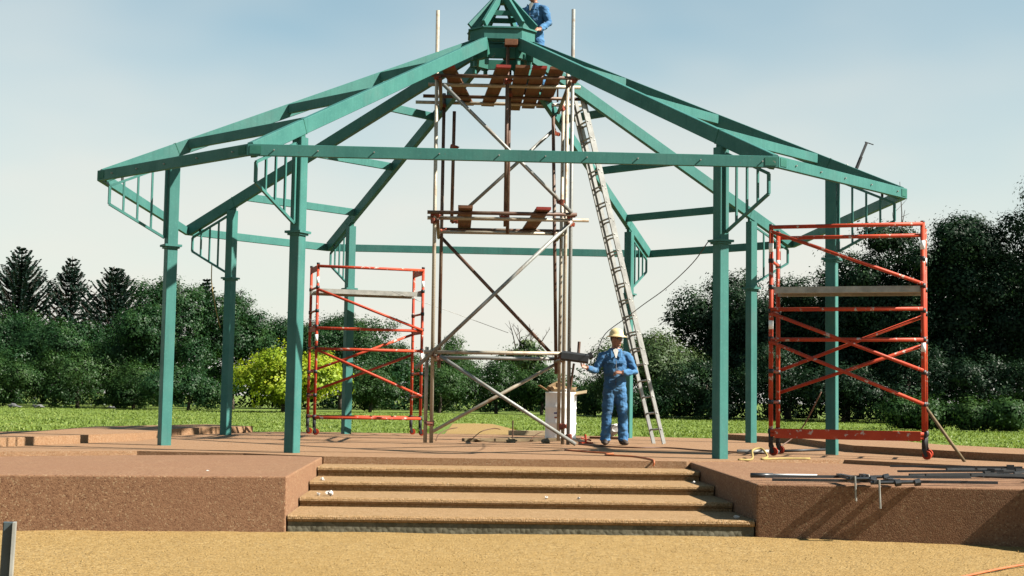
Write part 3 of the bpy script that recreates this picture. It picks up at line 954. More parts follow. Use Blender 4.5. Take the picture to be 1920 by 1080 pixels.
MB().tube([(1.53, .9, .02), (1.52, .9, .15)], 0.018, 8).build('screw', 'orange_red', rf_)
MB().tube([(1.45, .88, .09), (1.62, .92, .05)], 0.014, 6).build('handle', 'coupler', rf_)
block('white_block', (7.25, 2.2, 0.16), (0.46, 0.22, 0.09), 'white block on the raised terrace behind the right tower', 'white_scrap', 0.1)
crumple('white_sack', (2.42, 4.95, 0.14), (0.26, 0.18, 0.19), 'white_scrap', 'white sack at the foot of the right rear post', 21, 'sack')
for i, (p, s, lab) in enumerate((((-1.94, -8.0, -.27), .055, 'largest white scrap on the third step at the left'), ((-2.06, -7.98, -.28), .03, 'small white scrap left of the larger scrap on the step'),
                                 ((.27, -8.02, -.285), .028, 'small white scrap on the step near the middle'), ((.60, -8.05, -.285), .024, 'small white scrap on the step right of the middle'),
                                 ((-2.1, -7.08, -.18), .032, 'white scrap at the left end of the second step down'), ((2.0, -6.8, -.18), .03, 'white scrap in the shade at the right end of the steps'),
                                 ((2.02, -9.05, -.375), .035, 'white scrap on the lowest step beside the right plinth'), ((-3.1, -8.5, -.04), .028, 'white pebble on top of the left plinth'))):
    crumple('white_scrap', p, (s, s * .9, s * .7), 'white_scrap', lab, 50 + i)

# ------------------------------------------------------------------ cramps and bars on the right plinth
def bar_cramp(a, b, heads, label, mat):
    o = thing('bar_cramp', (Vector(a) + Vector(b)) / 2, label, 'clamp', 'cramps on the right plinth')
    MB().beam(a, b, 0.03, 0.026).build('bar', mat, o)
    A, B = Vector(a), Vector(b)
    d = (B - A).normalized()
    for s, dy, dn in heads:
        c = A + (B - A) * s
        h = MB().box(c + Vector((0, -dy / 2, 0.012)), (0.05, dy + .05, 0.035)).tube([c + Vector((-.05, -dy, 0.0)), c + Vector((.20, -dy - .02, 0.01))], 0.016, 8).tube([c + Vector((.17, -dy - .02, 0.0)), c + Vector((.22, -dy - .02, 0.01))], 0.032, 8).build('jaw', 'dark_steel', o)
        MB().tube([c + Vector((0.02, -dy - .03, 0.03)), c + Vector((0.03, -dy - .03, -dn))], 0.009, 6).build('screw', 'alu_dull', h)
    return o


PZ = -0.018
bar_cramp((2.28, -9.12, PZ + .035), (4.30, -9.05, PZ + .05), ((0.36, .42, 0.20), (0.47, 0.10, 0.0)), 'long grey bar cramp lying along the right plinth, nearer the back', 'dark_steel')
bar_cramp((2.32, -9.25, PZ + .012), (4.35, -9.6, PZ + .03), ((0.42, 0.32, 0.23), (0.52, 0.22, 0.02)), 'long bar cramp with jaws overhanging the front edge of the right plinth', 'dark_steel')
sl = thing('sleeved_rod', (2.5, -9.0, 0), 'white sleeved rod with a dark grip on the left end of the right plinth', 'rod')
MB().tube([(2.20, -8.85, PZ + .03), (2.42, -8.85, PZ + .03)], 0.024, 8).build('grip', 'dark_steel', sl, True)
MB().tube([(2.42, -8.85, PZ + .03), (2.85, -8.86, PZ + .03)], 0.018, 8).build('sleeve', 'white', sl, True)
rh = random.Random(11)
for i in range(13):
    cx, cy = 4.55 + rh.uniform(-.35, .9), -8.7 + rh.uniform(-.75, .75)
    L_, an = rh.uniform(.7, 1.5), rh.gauss(0.1, .35)
    z_ = 0.0 + 0.006 * i
    a = Vector((cx - math.cos(an) * L_ / 2, cy - math.sin(an) * L_ / 2, z_ + rh.uniform(0, .03)))
    b = Vector((cx + math.cos(an) * L_ / 2, cy + math.sin(an) * L_ / 2, z_ + rh.uniform(0, .05)))
    o = thing('steel_bar', (a + b) / 2, 'dark steel bar in the tangled heap on the right plinth', 'bar', 'tangled heap of bars on the right plinth')
    m_ = rh.choice(('dark_steel', 'black_steel', 'black_steel'))
    MB().beam(a, b, 0.022, 0.020).build('bar', m_, o)
    e = b - (b - a).normalized() * .12
    MB().box(e, (0.07, 0.035, 0.05), Matrix.Rotation(an, 3, 'Z')).build('jaw', 'black_steel', o)

# ------------------------------------------------------------------ near green stake at the left edge
gp = thing('steel_stake', (-2.62, -16.45, GZ), 'dark green steel stake at the left edge of the frame', 'stake')
MB().beam((-2.62, -16.45, GZ - .1), (-2.60, -16.45, 0.16), 0.05, 0.05, (1, 0.2, 0), 0.005).build('stake', 'slate', gp)
MB().beam((-2.593, -16.47, GZ - .1), (-2.573, -16.47, 0.162), 0.012, 0.06, (1, 0.2, 0)).build('edge_strip', 'alu_dull', gp)
# ------------------------------------------------------------------ people
def loft(mb, pts, rad_, side=(1, 0, 0), n=14, cap=True):
    """closed elliptical tube through pts; rad_ = (across side, other way) per point, rounded ends"""
    P = [Vector(p) for p in pts]
    Rr = [(r, r) if isinstance(r, (int, float)) else r for r in rad_]
    if cap:
        d0 = (P[0] - P[1]).normalized(); d1 = (P[-1] - P[-2]).normalized()
        a, b = Rr[0], Rr[-1]
        e0, e1 = min(a), min(b)
        P = [P[0] + d0 * e0 * .95, P[0] + d0 * e0 * .72] + P + [P[-1] + d1 * e1 * .72, P[-1] + d1 * e1 * .95]
        Rr = [(a[0] * .3, a[1] * .3), (a[0] * .7, a[1] * .7)] + Rr + [(b[0] * .7, b[1] * .7), (b[0] * .3, b[1] * .3)]
    vs = []
    m = len(P)
    for i, p in enumerate(P):
        d = (P[min(i + 1, m - 1)] - P[max(i - 1, 0)]).normalized()
        s = Vector(side); s = (s - d * s.dot(d))
        s = s.normalized() if s.length > 1e-3 else d.orthogonal().normalized()
        u = d.cross(s)
        vs += [p + s * (Rr[i][0] * math.cos(2 * PI * k / n)) + u * (Rr[i][1] * math.sin(2 * PI * k / n)) for k in range(n)]
    fs = [(i * n + k, i * n + (k + 1) % n, (i + 1) * n + (k + 1) % n, (i + 1) * n + k) for i in range(m - 1) for k in range(n)]
    fs += [tuple(range(n - 1, -1, -1)), tuple(range((m - 1) * n, m * n))]
    mb.add(vs, fs)


def make_hand(mb, wrist, direction, palm_n, curl, thumb_side):
    """palm and five bent fingers; returns nothing, adds to mb"""
    w = Vector(wrist); d = Vector(direction).normalized()
    pn = Vector(palm_n); pn = (pn - d * pn.dot(d)).normalized()
    sd = d.cross(pn).normalized() * thumb_side
    loft(mb, [w - d * .02, w + d * .03, w + d * .075, w + d * .095], [(.028, .022), (.040, .019), (.043, .016), (.040, .013)], sd)
    for i, (off, L_) in enumerate(((.031, .072), (.010, .082), (-.011, .076), (-.031, .060))):
        p = w + d * .088 + sd * off
        a1, a2 = curl * .6, curl * 1.5
        d1 = (d * math.cos(a1) + pn * math.sin(a1)); d2 = (d * math.cos(a2) + pn * math.sin(a2)); d3 = (d * math.cos(a2 * 1.4) + pn * math.sin(a2 * 1.4))
        loft(mb, [p, p + d1 * L_ * .45, p + d1 * L_ * .45 + d2 * L_ * .33, p + d1 * L_ * .45 + d2 * L_ * .33 + d3 * L_ * .24], [.0095, .009, .0083, .0072], sd, 8)
    p = w + d * .025 + sd * .036
    dt = (sd * .75 + d * .65 + pn * .25).normalized(); dt2 = (d * .8 + pn * .5 + sd * .15).normalized()
    loft(mb, [p, p + dt * .04, p + dt * .04 + dt2 * .032], [.0125, .011, .009], pn, 8)


def remesh_person(name, mb, voxel, classify, mats, loc, rz, fold=0.014):
    me = bpy.data.meshes.new(name + '_tmp')
    me.from_pydata(mb.v, [], mb.f)
    tmp = bpy.data.objects.new(name + '_tmp', me)
    COL.objects.link(tmp)
    md = tmp.modifiers.new('r', 'REMESH'); md.mode = 'VOXEL'; md.voxel_size = voxel
    sm = tmp.modifiers.new('s', 'SMOOTH'); sm.iterations = 2; sm.factor = 0.5
    dg = bpy.context.evaluated_depsgraph_get()
    me2 = bpy.data.meshes.new_from_object(tmp.evaluated_get(dg))
    bpy.data.objects.remove(tmp); bpy.data.meshes.remove(me)
    me2.name = name
    for m in mats:
        me2.materials.append(M[m])
    nv_ = len(me2.vertices)
    co_, no_ = np.empty(nv_ * 3, np.float32), np.empty(nv_ * 3, np.float32)
    me2.vertices.foreach_get('co', co_)
    me2.vertex_normals.foreach_get('vector', no_)
    co_, no_ = co_.reshape(-1, 3), no_.reshape(-1, 3)
    for i in range(nv_):
        q = Vector(co_[i])
        if classify(q) == 0:
            k = noise.noise(Vector((q.x * 9, q.y * 9, q.z * 15))) + .5 * noise.noise(Vector((q.x * 22 + 7, q.y * 22, q.z * 34)))
            co_[i] += no_[i] * (fold * k)
    me2.vertices.foreach_set('co', co_.ravel())
    me2.update()
    mi_ = [classify(p.center) for p in me2.polygons]
    me2.polygons.foreach_set('material_index', mi_)
    me2.polygons.foreach_set('use_smooth', [True] * len(mi_))
    o = bpy.data.objects.new(name, me2)
    COL.objects.link(o)
    o.location = loc
    o.rotation_euler = (0, 0, rz)
    return o


def child(mb, name, mat, parent, smooth=True):
    """mb is in the person's own local space"""
    o = mb.build(name, mat, None, smooth)
    o.parent = parent
    return o


def person(label, loc, rz, arms, head_turn, hat, boots_apart, curl):
    mb = MB()
    loft(mb, [(0, .02, .86), (0, .02, .95), (0, .015, 1.08), (0, .01, 1.22), (0, .01, 1.34), (0, .02, 1.44), (0, .03, 1.50)],
         [(.165, .115), (.185, .13), (.178, .125), (.195, .13), (.205, .13), (.19, .11), (.13, .085)])
    loft(mb, [(0, .035, 1.48), (0, .025, 1.56), (.0, .012, 1.62)], [(.065, .065), (.056, .058), (.055, .058)])
    fx, fy = math.sin(head_turn), -math.cos(head_turn)
    F = Vector((fx, fy, 0)); S = Vector((-fy, fx, 0))
    hc = Vector((0, -.005, 1.705)) + F * .015
    # skull, jaw, nose, ears
    loft(mb, [hc + Vector((0, 0, -.075)) - F * .005, hc + Vector((0, 0, -.03)), hc + Vector((0, 0, .03)), hc + Vector((0, 0, .075))], [(.062, .075), (.073, .092), (.075, .096), (.058, .075)], S)
    loft(mb, [hc + F * .035 + Vector((0, 0, -.03)), hc + F * .058 + Vector((0, 0, -.085)), hc + F * .068 + Vector((0, 0, -.102))], [(.055, .045), (.038, .032), (.026, .02)], S)
    loft(mb, [hc + F * .085 + Vector((0, 0, .022)), hc + F * .108 + Vector((0, 0, -.022)), hc + F * .098 + Vector((0, 0, -.032))], [.010, .0145, .010], S, 8)
    for s in (-1, 1):
        loft(mb, [hc + S * s * .074 - F * .01 + Vector((0, 0, .02)), hc + S * s * .078 - F * .005 + Vector((0, 0, -.03))], [(.008, .018), (.007, .012)], S, 8)
    hands = []
    for s, (sh, elb, wr, hd, pn) in zip((-1, 1), arms):
        sh, elb, wr = Vector(sh), Vector(elb), Vector(wr)
        loft(mb, [Vector((s * .13, .02, 1.445)), sh, sh.lerp(elb, .5), elb, elb.lerp(wr, .5), wr], [.078, .080, .068, .062, .056, .047], (0, 1, .3), 12)
        make_hand(mb, wr + Vector(hd).normalized() * .03, hd, pn, curl, 1 if s < 0 else -1)
        hands.append((wr, Vector(hd).normalized()))
    for s in (-1, 1):
        fx_ = s * boots_apart
        loft(mb, [(s * .085, .02, .90), (s * .10, .01, .70), (s * (.06 + boots_apart * .45), .0, .50), (s * (.02 + boots_apart * .8), .02, .28), (fx_, .03, .085)], [(.112, .118), (.102, .108), (.085, .092), (.080, .088), (.084, .092)], (1, 0, 0), 14)
        loft(mb, [(fx_, .085, .05), (fx_, .02, .06), (fx_ + s * .015, -.08, .05), (fx_ + s * .025, -.17, .04)], [(.042, .048), (.048, .055), (.05, .045), (.045, .034)], (1, 0, 0), 12)

    def classify(c):
        if c.z > 1.555 and abs(c.x) < .14:
            return 1
        for w_, d_ in hands:
            q = c - w_
            if q.dot(d_) > .015 and q.length < .26 and (q - d_ * q.dot(d_)).length < .12:
                return 1
        if c.z < .075 or (c.z < .11 and c.y < -.07):
            return 2
        return 0
    o = remesh_person('person', mb, .0085, classify, ('cloth', 'skin', 'boot'), loc, rz)
    tag(o, label, 'person')
    # collar, shirt front, pocket flaps, zip and belt seam
    col = MB()
    for s in (-1, 1):
        col.add([(s * .015, -.105, 1.44), (s * .075, -.075, 1.535), (s * .105, -.05, 1.50), (s * .075, -.115, 1.40)], [(0, 1, 2, 3)])
        col.add([(s * .02, -.11, 1.435), (s * .08, -.08, 1.53), (s * .108, -.055, 1.495), (s * .078, -.122, 1.395)], [(3, 2, 1, 0)])
    child(col, 'collar', 'cloth', o, False)
    child(MB().add([(-.008, -.130, 1.40), (.008, -.130, 1.40), (.045, -.078, 1.53), (0, -.07, 1.555), (-.045, -.078, 1.53)], [(0, 1, 2, 3, 4)]), 'undershirt', 'shirt', o, False)
    for s in (-1, 1):
        child(MB().box((s * .10, -.128, 1.33), (.10, .014, .03), Matrix.Rotation(s * .25, 3, 'Z')), 'pocket_flap', 'cloth', o, False)
    child(MB().tube([(0, -.138, 1.36), (0, -.13, 1.1), (0, -.125, .95)], .005, 6), 'zip', 'dark_steel', o)
    # hair
    hr = MB()
    loft(hr, [hc - F * .026 + Vector((0, 0, .0)), hc - F * .022 + Vector((0, 0, .03)), hc - F * .012 + Vector((0, 0, .07))], [(.074, .080), (.0805, .085), (.066, .078)], S, 16)
    child(hr, 'hair', 'hair', o)
    # sunglasses / eyes
    gl = MB()
    for s in (-1, 1):
        e = hc + F * .086 + S * s * .032 + Vector((0, 0, .012))
        gl.box(e, (.05, .02, .034), Matrix.Rotation(head_turn + s * .25, 3, 'Z'))
        gl.tube([e + S * s * .026, hc + S * s * .082 - F * .01 + Vector((0, 0, .02))], .004, 5)
    gl.tube([hc + F * .096 - S * .01 + Vector((0, 0, .016)), hc + F * .096 + S * .01 + Vector((0, 0, .016))], .004, 5)
    child(gl, 'sunglasses', 'lens', o, False)
    mo = MB()
    loft(mo, [hc + F * .092 - S * .02 + Vector((0, 0, -.062)), hc + F * .098 + Vector((0, 0, -.060)), hc + F * .092 + S * .02 + Vector((0, 0, -.062))], [.005, .006, .005], (0, 0, 1), 6)
    child(mo, 'mouth', 'print_red', o)
    if hat:
        rm = Matrix.Rotation(head_turn, 3, 'Z')
        hb = MB()
        n = 28
        prof = [(.158, -.012), (.160, -.004), (.120, .010), (.113, .04), (.102, .078), (.078, .106), (.042, .122), (.001, .127)]
        vs = []
        for r_, z_ in prof:
            for k in range(n):
                a = 2 * PI * k / n
                ex = 1.0 + (.16 if r_ > .14 else .10) * max(0, -math.sin(a)) ** 2
                vs.append(hc + Vector((0, 0, .052)) + rm @ Vector((r_ * .93 * math.cos(a), r_ * ex * 1.02 * math.sin(a), z_ - (.012 * max(0, -math.sin(a)) if r_ > .14 else 0))))
        fs = [(i * n + k, i * n + (k + 1) % n, (i + 1) * n + (k + 1) % n, (i + 1) * n + k) for i in range(len(prof) - 1) for k in range(n)]
        fs.append(tuple(range(n - 1, -1, -1)))
        hb.add(vs, fs)
        child(hb, 'hard_hat', 'hat', o)
        rb = MB()
        for s in (-.028, 0, .028):
            rb.tube([hc + S * s + F * q + Vector((0, 0, z_)) for q, z_ in ((-.11, .105), (-.075, .155), (0, .178), (.085, .150), (.118, .10))], .007, 6)
        child(rb, 'hat_ridge', 'hat', o)
    return o


person('worker in blue overalls and yellow hard hat standing on the floor beside the ladder', (1.925, 0.2, 0.0), 0.0,
       (((-.205, .02, 1.43), (-.315, .0, 1.19), (-.455, -.17, 1.225), (-.75, -.35, .25), (.3, -.5, .6)),
        ((.205, .02, 1.43), (.315, -.03, 1.18), (.115, -.235, 1.165), (-.9, -.15, 0), (0, .5, -.8))),
       R(48), True, .145, .75)
person('worker in blue overalls standing on the top deck beside the pointed cap', (0.56, 0.97, 5.872), R(-30),
       (((-.205, .02, 1.43), (-.27, -.16, 1.20), (-.16, -.40, 1.10), (.2, -.9, -.1), (.6, .0, -.6)),
        ((.205, .02, 1.43), (.30, -.02, 1.17), (.26, -.24, 1.02), (-.1, -.9, -.2), (-.6, .0, -.6))),
       R(-25), False, .18, .5)

# ------------------------------------------------------------------ plants
def quads(rng, C_, N_, size, aspect=0.62):
    """leaf quads centred on C_ with normals near N_"""
    n = len(C_)
    t_ = rng.normal(size=(n, 3))
    N_ = N_ / np.linalg.norm(N_, axis=1, keepdims=True)
    t_ -= N_ * np.sum(t_ * N_, axis=1, keepdims=True)
    t_ /= np.linalg.norm(t_, axis=1, keepdims=True)
    b = np.cross(N_, t_)
    s = (size * rng.uniform(.6, 1.35, n))[:, None]
    a = t_ * s * .5
    b = b * s * .5 * aspect
    return np.stack([C_ - a, C_ - a * .1 + b, C_ + a, C_ + a * .1 - b], axis=1).reshape(-1, 3)


def leaf_cloud(rng, lobes, n, leaf, clump=0.55, per=26, gap=0.0, flatten=1.0):
    """leaves gathered in clumps over the lobes' surfaces; lobes = (centre, radii)"""
    L_ = np.array([list(c) + list(r) for c, r in lobes])
    w = L_[:, 3] * L_[:, 5]
    nc = max(8, n // per)
    idx = rng.choice(len(L_), nc, p=w / w.sum())
    d = rng.normal(size=(nc, 3))
    d[:, 2] = d[:, 2] * .9 + .25
    d /= np.linalg.norm(d, axis=1, keepdims=True)
    rad_ = rng.uniform(.55, 1.0, nc) ** .45
    bump_ = 1 + .22 * np.sin(d[:, 0] * 5.1 + idx * 1.7) * np.cos(d[:, 2] * 4.3 + idx) + rng.normal(size=nc) * .07
    cc_ = L_[idx, :3] + d * L_[idx, 3:] * (rad_ * bump_)[:, None]
    csz = clump * rng.uniform(.4, 1.25, nc)
    ci = rng.integers(0, nc, n)
    off = rng.normal(size=(n, 3))
    off[:, 2] *= .62 * flatten
    P = cc_[ci] + off * (csz[ci] * .5)[:, None]
    N_ = d[ci] * .9 + off * .45 + rng.normal(size=(n, 3)) * .24 + np.array([0, 0, .35])
    return quads(rng, P, N_, leaf)


def trunk_mb(rng, H, r, lobes, loc, forks=6):
    mb = MB()
    x, y, z = loc
    top = Vector((x + rng.uniform(-.3, .3), y + rng.uniform(-.3, .3), z + H * .55))
    mid = Vector((x + rng.uniform(-.15, .15), y, z + H * .28))
    mb.tube(bez([(x, y, z - .1), mid, top], 4), [r * (1.25 - .75 * k / 8) for k in range(9)], 8)
    for c, rr_ in lobes[:forks]:
        c = Vector(c)
        st = mid.lerp(top, rng.uniform(.1, .9))
        m_ = st.lerp(c, .5) + Vector((0, 0, .1 * H * rng.uniform(0, .5)))
        mb.tube(bez([st, m_, c], 3), [r * .5 * (1 - .8 * k / 6) for k in range(7)], 6)
    return mb


def broad_tree(name, x, y, H, W, seed, mat, label, cat='tree', low=.22, n=9000, leaf=.34, nl=11, clump=.8, group=None, per=26, bare=0):
    rng = np.random.default_rng(seed)
    z = GZ
    o = thing(name, (x, y, z), label, cat, group)
    lobes = []
    hc_ = H * (1 + low) / 2
    hv = H * (1 - low) / 2
    for i in range(nl):
        d = rng.normal(size=3); d /= np.linalg.norm(d)
        k = rng.uniform(.40, .92)
        zz = hc_ + d[2] * hv * k
        taper = 1.0 - .45 * max(0, (zz - hc_) / hv)
        rl = W * rng.uniform(.13, .27) * taper
        c = (x + d[0] * W * .5 * k, y + d[1] * W * .5 * k, z + zz)
        rz_ = min(rl * rng.uniform(.7, 1.0), H + .0 - zz + .1)
        lobes.append((c, (rl, rl, max(rz_, .4))))
    lobes.append(((x, y, z + H - W * .16), (W * .2, W * .2, W * .15)))
    lobes.append(((x, y, z + hc_), (W * .34, W * .34, hv * .7)))
    v = leaf_cloud(rng, lobes, n, leaf, clump, per)
    core = [(c, tuple(q * .72 for q in r)) for c, r in lobes]
    v = np.concatenate([v, leaf_cloud(rng, core, n // 3, leaf * 1.3, clump * 1.2, 8)])
    v[:, 2] = np.maximum(v[:, 2], GZ + .02)
    trunk_mb(rng, H, .018 * H + .05, lobes, (x, y, z)).build('trunk', 'bark', o, True)
    raw_mesh('crown', v, 4, mat, o, (x, y, z))
    if bare:
        mb = MB()
        for i in range(bare):
            a = rng.uniform(0, 6.3)
            p = Vector((x + rng.uniform(-1, 1), y, z + H * .7))
            q = p + Vector((math.cos(a) * rng.uniform(.4, 1.8), math.sin(a) * .5, H * rng.uniform(.3, .52)))
            mid = p.lerp(q, .5) + Vector((rng.uniform(-.4, .4), 0, .2))
            mb.tube(bez([p, mid, q], 3), [.09, .075, .06, .05, .04, .03, .02], 5)
            for j in range(3):
                s = mid.lerp(q, rng.uniform(0, .9))
                mb.tube([s, s + Vector((rng.uniform(-.7, .7), 0, rng.uniform(.2, .8)))], [.03, .012], 4)
        mb.build('bare_branches', 'bark', o)
    return o


def pine_tree(x, y, H, W, seed, label, gap):
    rng = np.random.default_rng(seed)
    z = GZ
    o = thing('island_pine_tree', (x, y, z), label, 'tree', 'tiered pines behind the left trees')
    tr = MB()
    lean = rng.uniform(-.15, .15)
    tr.tube([(x, y, z), (x + lean, y, z + H * .5), (x + lean * 1.3, y, z + H)], [.30, .19, .03], 8)
    Cs, Ns, Ax = [], [], []
    zz = H * .12
    while zz < H * .985:
        f_ = zz / H
        Lb = W * .5 * min(1.0, (1 - f_) * 1.75) ** .9 * rng.uniform(.85, 1.12) + .08
        nb = rng.integers(10, 13) if f_ < .9 else 6
        a0 = rng.uniform(0, 6.3)
        for b in range(nb):
            a = a0 + 2 * PI * b / nb + rng.uniform(-.2, .2)
            Lr = Lb * rng.uniform(.62, 1.12)
            if rng.uniform() < gap:
                continue
            tilt = rng.uniform(.16, .36) + .35 * f_
            dirh = np.array([math.cos(a), math.sin(a), 0])
            m_ = max(6, int(Lr / .13))
            for k in range(m_):
                s = (k + .5) / m_
                p = np.array([x + lean * f_, y, z + zz]) + dirh * Lr * s + np.array([0, 0, Lr * (tilt * s - .18 * math.sin(PI * s) + .16 * s * s)])
                for side in (-1, 1):
                    sd = np.array([-dirh[1], dirh[0], 0]) * side
                    ln = .42 * (1 - .55 * s) + .12
                    dr_ = sd * .75 + dirh * .75 + np.array([0, 0, .35])
                    dr_ /= np.linalg.norm(dr_)
                    Cs.append(p + dr_ * ln * .5); Ax.append(dr_ * ln)
            e = np.array([x, y, z + zz]) + dirh * Lr * .97 + np.array([0, 0, Lr * (tilt + .15)])
            tr.tube([(x + lean * f_, y, z + zz), tuple(e)], [.05 * (1 - f_) + .015, .012], 4)
        zz += .36 + .40 * (1 - f_) + rng.uniform(0, .14)
    Cs, Ax = np.array(Cs), np.array(Ax)
    n = len(Cs)
    wv = rng.normal(size=(n, 3)); wv[:, 2] += .3
    axn = Ax / np.linalg.norm(Ax, axis=1, keepdims=True)
    wv -= axn * np.sum(wv * axn, axis=1, keepdims=True)
    wv /= np.linalg.norm(wv, axis=1, keepdims=True)
    wv *= .125
    v = np.stack([Cs - Ax * .6, Cs + wv, Cs + Ax * .6, Cs - wv], axis=1).reshape(-1, 3)
    tr.build('trunk', 'bark', o, True)
    raw_mesh('crown', v, 4, 'leaf_pine', o, (x, y, z))
    return o


for i, (x, y, H, W, lab) in enumerate((
        (-50.5, 142.4, 17.8, 12.4, 'tall tiered pine at the far left, tallest of the row'),
        (-45.5, 145.4, 17.2, 10.6, 'tiered pine with a thin open top, second from the left'),
        (-38.4, 137.4, 15.4, 11.6, 'tiered pine standing clear, third from the left'),
        (-34.0, 142.4, 14.2, 9.0, 'tiered pine half hidden by the left front post'),
        (-30.4, 149.4, 15.2, 6.4, 'small tiered pine top rising behind the leafy trees right of the left post'))):
    pine_tree(x, y, H, W, 100 + i, lab, (.05, .42, .16, .1, .2)[i])

BT = [
    ('leafy_tree', -43.0, 112, 9.0, 11.5, 'leaf_mid', 'dark leafy tree below the leftmost pine', 9000),
    ('leafy_tree', -36.8, 109, 8.2, 10.5, 'leaf_mid', 'dark leafy tree below the second pine', 9000),
    ('leafy_tree', -30.9, 107, 6.4, 7.6, 'leaf_mid', 'leafy tree below the third pine', 7000),
    ('leafy_tree', -24.6, 99, 11.0, 10.5, 'leaf_mid', 'big leafy tree between the two left posts', 12000),
    ('leafy_tree', -19.8, 103, 10.3, 6.8, 'leaf_mid', 'leafy tree right of the left rear post', 8000),
    ('leafy_tree', -16.6, 118, 9.2, 8.0, 'leaf_mid', 'leafy tree left of the second post from the left', 8000),
    ('leafy_tree', -11.2, 115, 9.2, 10.5, 'leaf_mid', 'leafy tree behind the rear orange tower', 10000),
    ('leafy_tree', -6.6, 127, 7.2, 8.2, 'leaf_mid', 'lower leafy tree right of the rear orange tower', 7000),
    ('leafy_tree', -0.4, 147, 8.9, 7.0, 'leaf_bush', 'distant leafy tree behind the left of the tube scaffold', 6000),
    ('leafy_tree', 15.4, 89, 6.9, 8.0, 'leaf_olive', 'airy grey-green tree behind the ladder', 8500),
    ('leafy_tree', 22.5, 95, 12.2, 9.5, 'leaf_dark', 'dark tree left of the right rear post', 12000),
    ('leafy_tree', 26.6, 91, 11.6, 8.8, 'leaf_dark', 'dark tree behind the left side of the right orange tower', 11000),
    ('leafy_tree', 30.2, 87, 13.4, 8.6, 'leaf_dark', 'dark tree behind the middle of the right orange tower', 11000),
    ('leafy_tree', 32.6, 83, 15.2, 10.4, 'leaf_dark', 'tall dark tree above the right end of the right orange tower', 19000),
    ('leafy_tree', 37.4, 81, 15.6, 9.4, 'leaf_dark', 'tall dark tree right of the right orange tower', 18000),
    ('leafy_tree', 42.6, 78, 18.2, 9.8, 'leaf_dark', 'tallest dark tree at the right edge', 15000)]
for i, (nm, x, y, H, W, m_, lab, n) in enumerate(BT):
    dark = m_ == 'leaf_dark'
    broad_tree(nm, x, y, H, W, 200 + i, m_, lab, n=int(n * (2.9 if dark else 2.9)), leaf=.20 if dark else .18, nl=20 if dark else 15, clump=.9 if dark else .75,
               low=.10 if dark else .18, per=24, bare=3 if i in (13, 15) else 0)
broad_tree('yellow_tree', -13.2, 85.4, 4.8, 9.2, 300, 'leaf_yellow', 'bright yellow-green tree behind the left posts', low=.04, n=15000, leaf=.22, nl=16, clump=.6)
broad_tree('sparse_tree', 6.7, 117.4, 7.6, 5.2, 301, 'leaf_olive', 'thin tree with bare upper branches behind the scaffold', low=.35, n=2600, leaf=.30, nl=7, clump=.7, bare=7)
SH = [(-36.5, 95.4, 4.0, 7.5, 'leaf_bush', 'green shrub at the far left under the first pine'), (-30.9, 94.4, 4.7, 8.2, 'leaf_bush', 'large green shrub under the second pine'),
      (-26.2, 93.4, 3.9, 6.4, 'leaf_bush', 'green shrub left of the left front post'), (-21.1, 89.4, 3.4, 6.4, 'leaf_mid', 'round dark shrub between the two left posts'),
      (-7.4, 97.4, 3.8, 6.0, 'leaf_bush', 'green shrub behind the right side of the rear orange tower'), (-1.6, 99.4, 4.2, 7.6, 'leaf_bush', 'green shrub inside the left of the tube scaffold'),
      (3.4, 102.4, 4.9, 8.0, 'leaf_bush', 'large green shrub inside the middle of the tube scaffold'), (7.2, 99.4, 4.2, 5.8, 'leaf_bush', 'green shrub behind the white drum'),
      (11.4, 95.4, 3.2, 6.2, 'leaf_bush', 'green shrub between the drum and the worker'), (14.2, 82.4, 2.6, 6.4, 'leaf_mid', 'low shrub behind the worker and the ladder foot'),
      (18.4, 81.4, 4.6, 7.0, 'leaf_dark', 'dark shrub right of the ladder foot'), (22.7, 79.4, 5.4, 7.6, 'leaf_dark', 'dark shrub behind the right rear post'),
      (27.3, 77.4, 4.4, 7.6, 'leaf_dark', 'dark shrub behind the foot of the right orange tower'), (31.6, 75.4, 6.0, 7.6, 'leaf_dark', 'dark shrub behind the right legs of the right orange tower'),
      (36.0, 73.4, 5.0, 7.8, 'leaf_dark', 'dark shrub right of the timber prop'), (40.4, 72.4, 4.2, 6.6, 'leaf_dark', 'dark shrub at the right edge'),
      (24.0, 51.4, 1.5, 4.2, 'leaf_bush', 'low bright bush on the lawn right of the timber prop'), (27.2, 49.4, 1.4, 4.2, 'leaf_bush', 'low bright bush on the lawn at the right edge')]
for i, (x, y, H, W, m_, lab) in enumerate(SH):
    broad_tree('shrub', x, y, H, W, 400 + i, m_, lab, 'shrub', low=.0, n=12500, leaf=.155, nl=9, clump=.55)
# low growth under the trees that closes the wood into one mass
rng = np.random.default_rng(7)
lob = []
for x in np.arange(-58, 14, 2.6):
    lob.append(((x, 121 + rng.uniform(-4, 4), GZ + 1.3), (2.4, 1.6, rng.uniform(2.2, 3.6))))
v = leaf_cloud(rng, lob, 50000, .32, .9)
v[:, 2] = np.maximum(v[:, 2], GZ + .02)
tag(raw_mesh('woodland_undergrowth', v, 4, 'leaf_mid'), 'dense low green growth under the left and middle trees', 'undergrowth', None, 'stuff')
lob = []
for x in np.arange(19, 56, 2.2):
    lob.append(((x, 99 - (x - 19) * .35 + rng.uniform(-2, 2), GZ + (3.0 if x < 29 else 5.0)), (2.4, 1.6, rng.uniform(5.0, 8.0) if x < 29 else rng.uniform(7.0, 9.5))))
v = leaf_cloud(rng, lob, 90000, .32, .9)
v[:, 2] = np.maximum(v[:, 2], GZ + .02)
tag(raw_mesh('woodland_undergrowth', v, 4, 'leaf_dark'), 'dense dark growth under the right-hand trees', 'undergrowth', None, 'stuff')

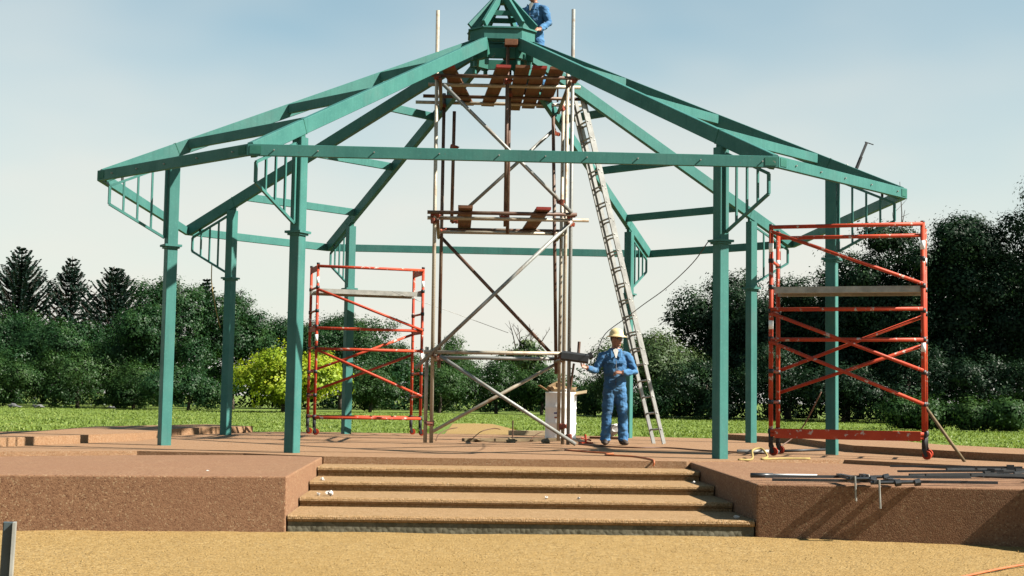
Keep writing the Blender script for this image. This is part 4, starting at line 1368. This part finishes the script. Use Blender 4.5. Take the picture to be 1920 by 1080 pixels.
# pale stones at the far left edge of the lawn
for i, (x, y, s, lab) in enumerate(((-34.2, 88.5, .8, 'pale grey boulder at the far left edge of the lawn'), (-32.6, 89.2, .6, 'smaller grey boulder beside the far left boulder'),
                                    (-27.0, 89.4, .45, 'flat grey boulder under the shrubs left of the left post'))):
    crumple('boulder', (x, y, GZ + .10), (s, s * .6, s * .38), 'stone_grey', lab, 70 + i, 'boulder')

# grass
rng = np.random.default_rng(3)
n = 120000
yy = 12 + 80 * rng.uniform(0, 1, n) ** 1.4
xx = rng.uniform(-1, 1, n) * (16 + (yy + 22) * .40) + (yy + 22) * .043
keep = ~((xx > -1.2) & (xx < 2.6 - (yy - 5) * .02) & (yy < 50))
xx, yy = xx[keep], yy[keep]
n = len(xx)
h = rng.uniform(.03, .10, n) * (1 + .5 * np.sin(xx * .7) * np.cos(yy * .5))
a = rng.uniform(0, 6.3, n)
w = rng.uniform(.02, .05, n)
bx = np.stack([xx, yy, np.full(n, GZ - .02)], 1)
sd = np.stack([np.cos(a) * w, np.sin(a) * w, np.zeros(n)], 1)
tp = bx + np.stack([rng.normal(size=n) * .05, rng.normal(size=n) * .05, h], 1)
tag(raw_mesh('grass', np.stack([bx - sd, bx + sd, tp], 1).reshape(-1, 3), 3, 'blade'), 'short green grass of the lawn behind the pavilion', 'grass', None, 'stuff')

# loose stones on the forecourt
rng = np.random.default_rng(21)
n = 9000
yy = -9.4 - 3.4 * rng.uniform(0, 1, n) ** .9
xx = rng.uniform(-6.5, 6.5, n)
keep = ~(((xx < -4.9) & (yy > -12.2)) | ((xx > 4.3) & (yy > -11.7)))
xx, yy = xx[keep], yy[keep]
n = len(xx)
r_ = rng.uniform(.003, .008, n) * (1 + (rng.uniform(0, 1, n) > .985) * 1.0)
d6 = np.array([[1, 0, 0], [0, 1, 0], [-1, 0, 0], [0, -1, 0], [0, 0, 1]])
tri = [(0, 1, 4), (1, 2, 4), (2, 3, 4), (3, 0, 4)]
base = np.stack([xx, yy, np.full(n, GZ + .004)], 1)
an = rng.uniform(0, 6.3, n)
ca, sa = np.cos(an), np.sin(an)
V = []
for q in tri:
    for idx in q:
        p = d6[idx] * np.array([1, .8, .8])
        V.append(base + np.stack([(p[0] * ca - p[1] * sa) * r_, (p[0] * sa + p[1] * ca) * r_, p[2] * r_], 1))
V = np.stack(V, 1).reshape(-1, 3)
tag(raw_mesh('gravel_stones', V, 3, 'gravel'), 'small loose stones scattered over the gravel before the steps', 'gravel', None, 'stuff')
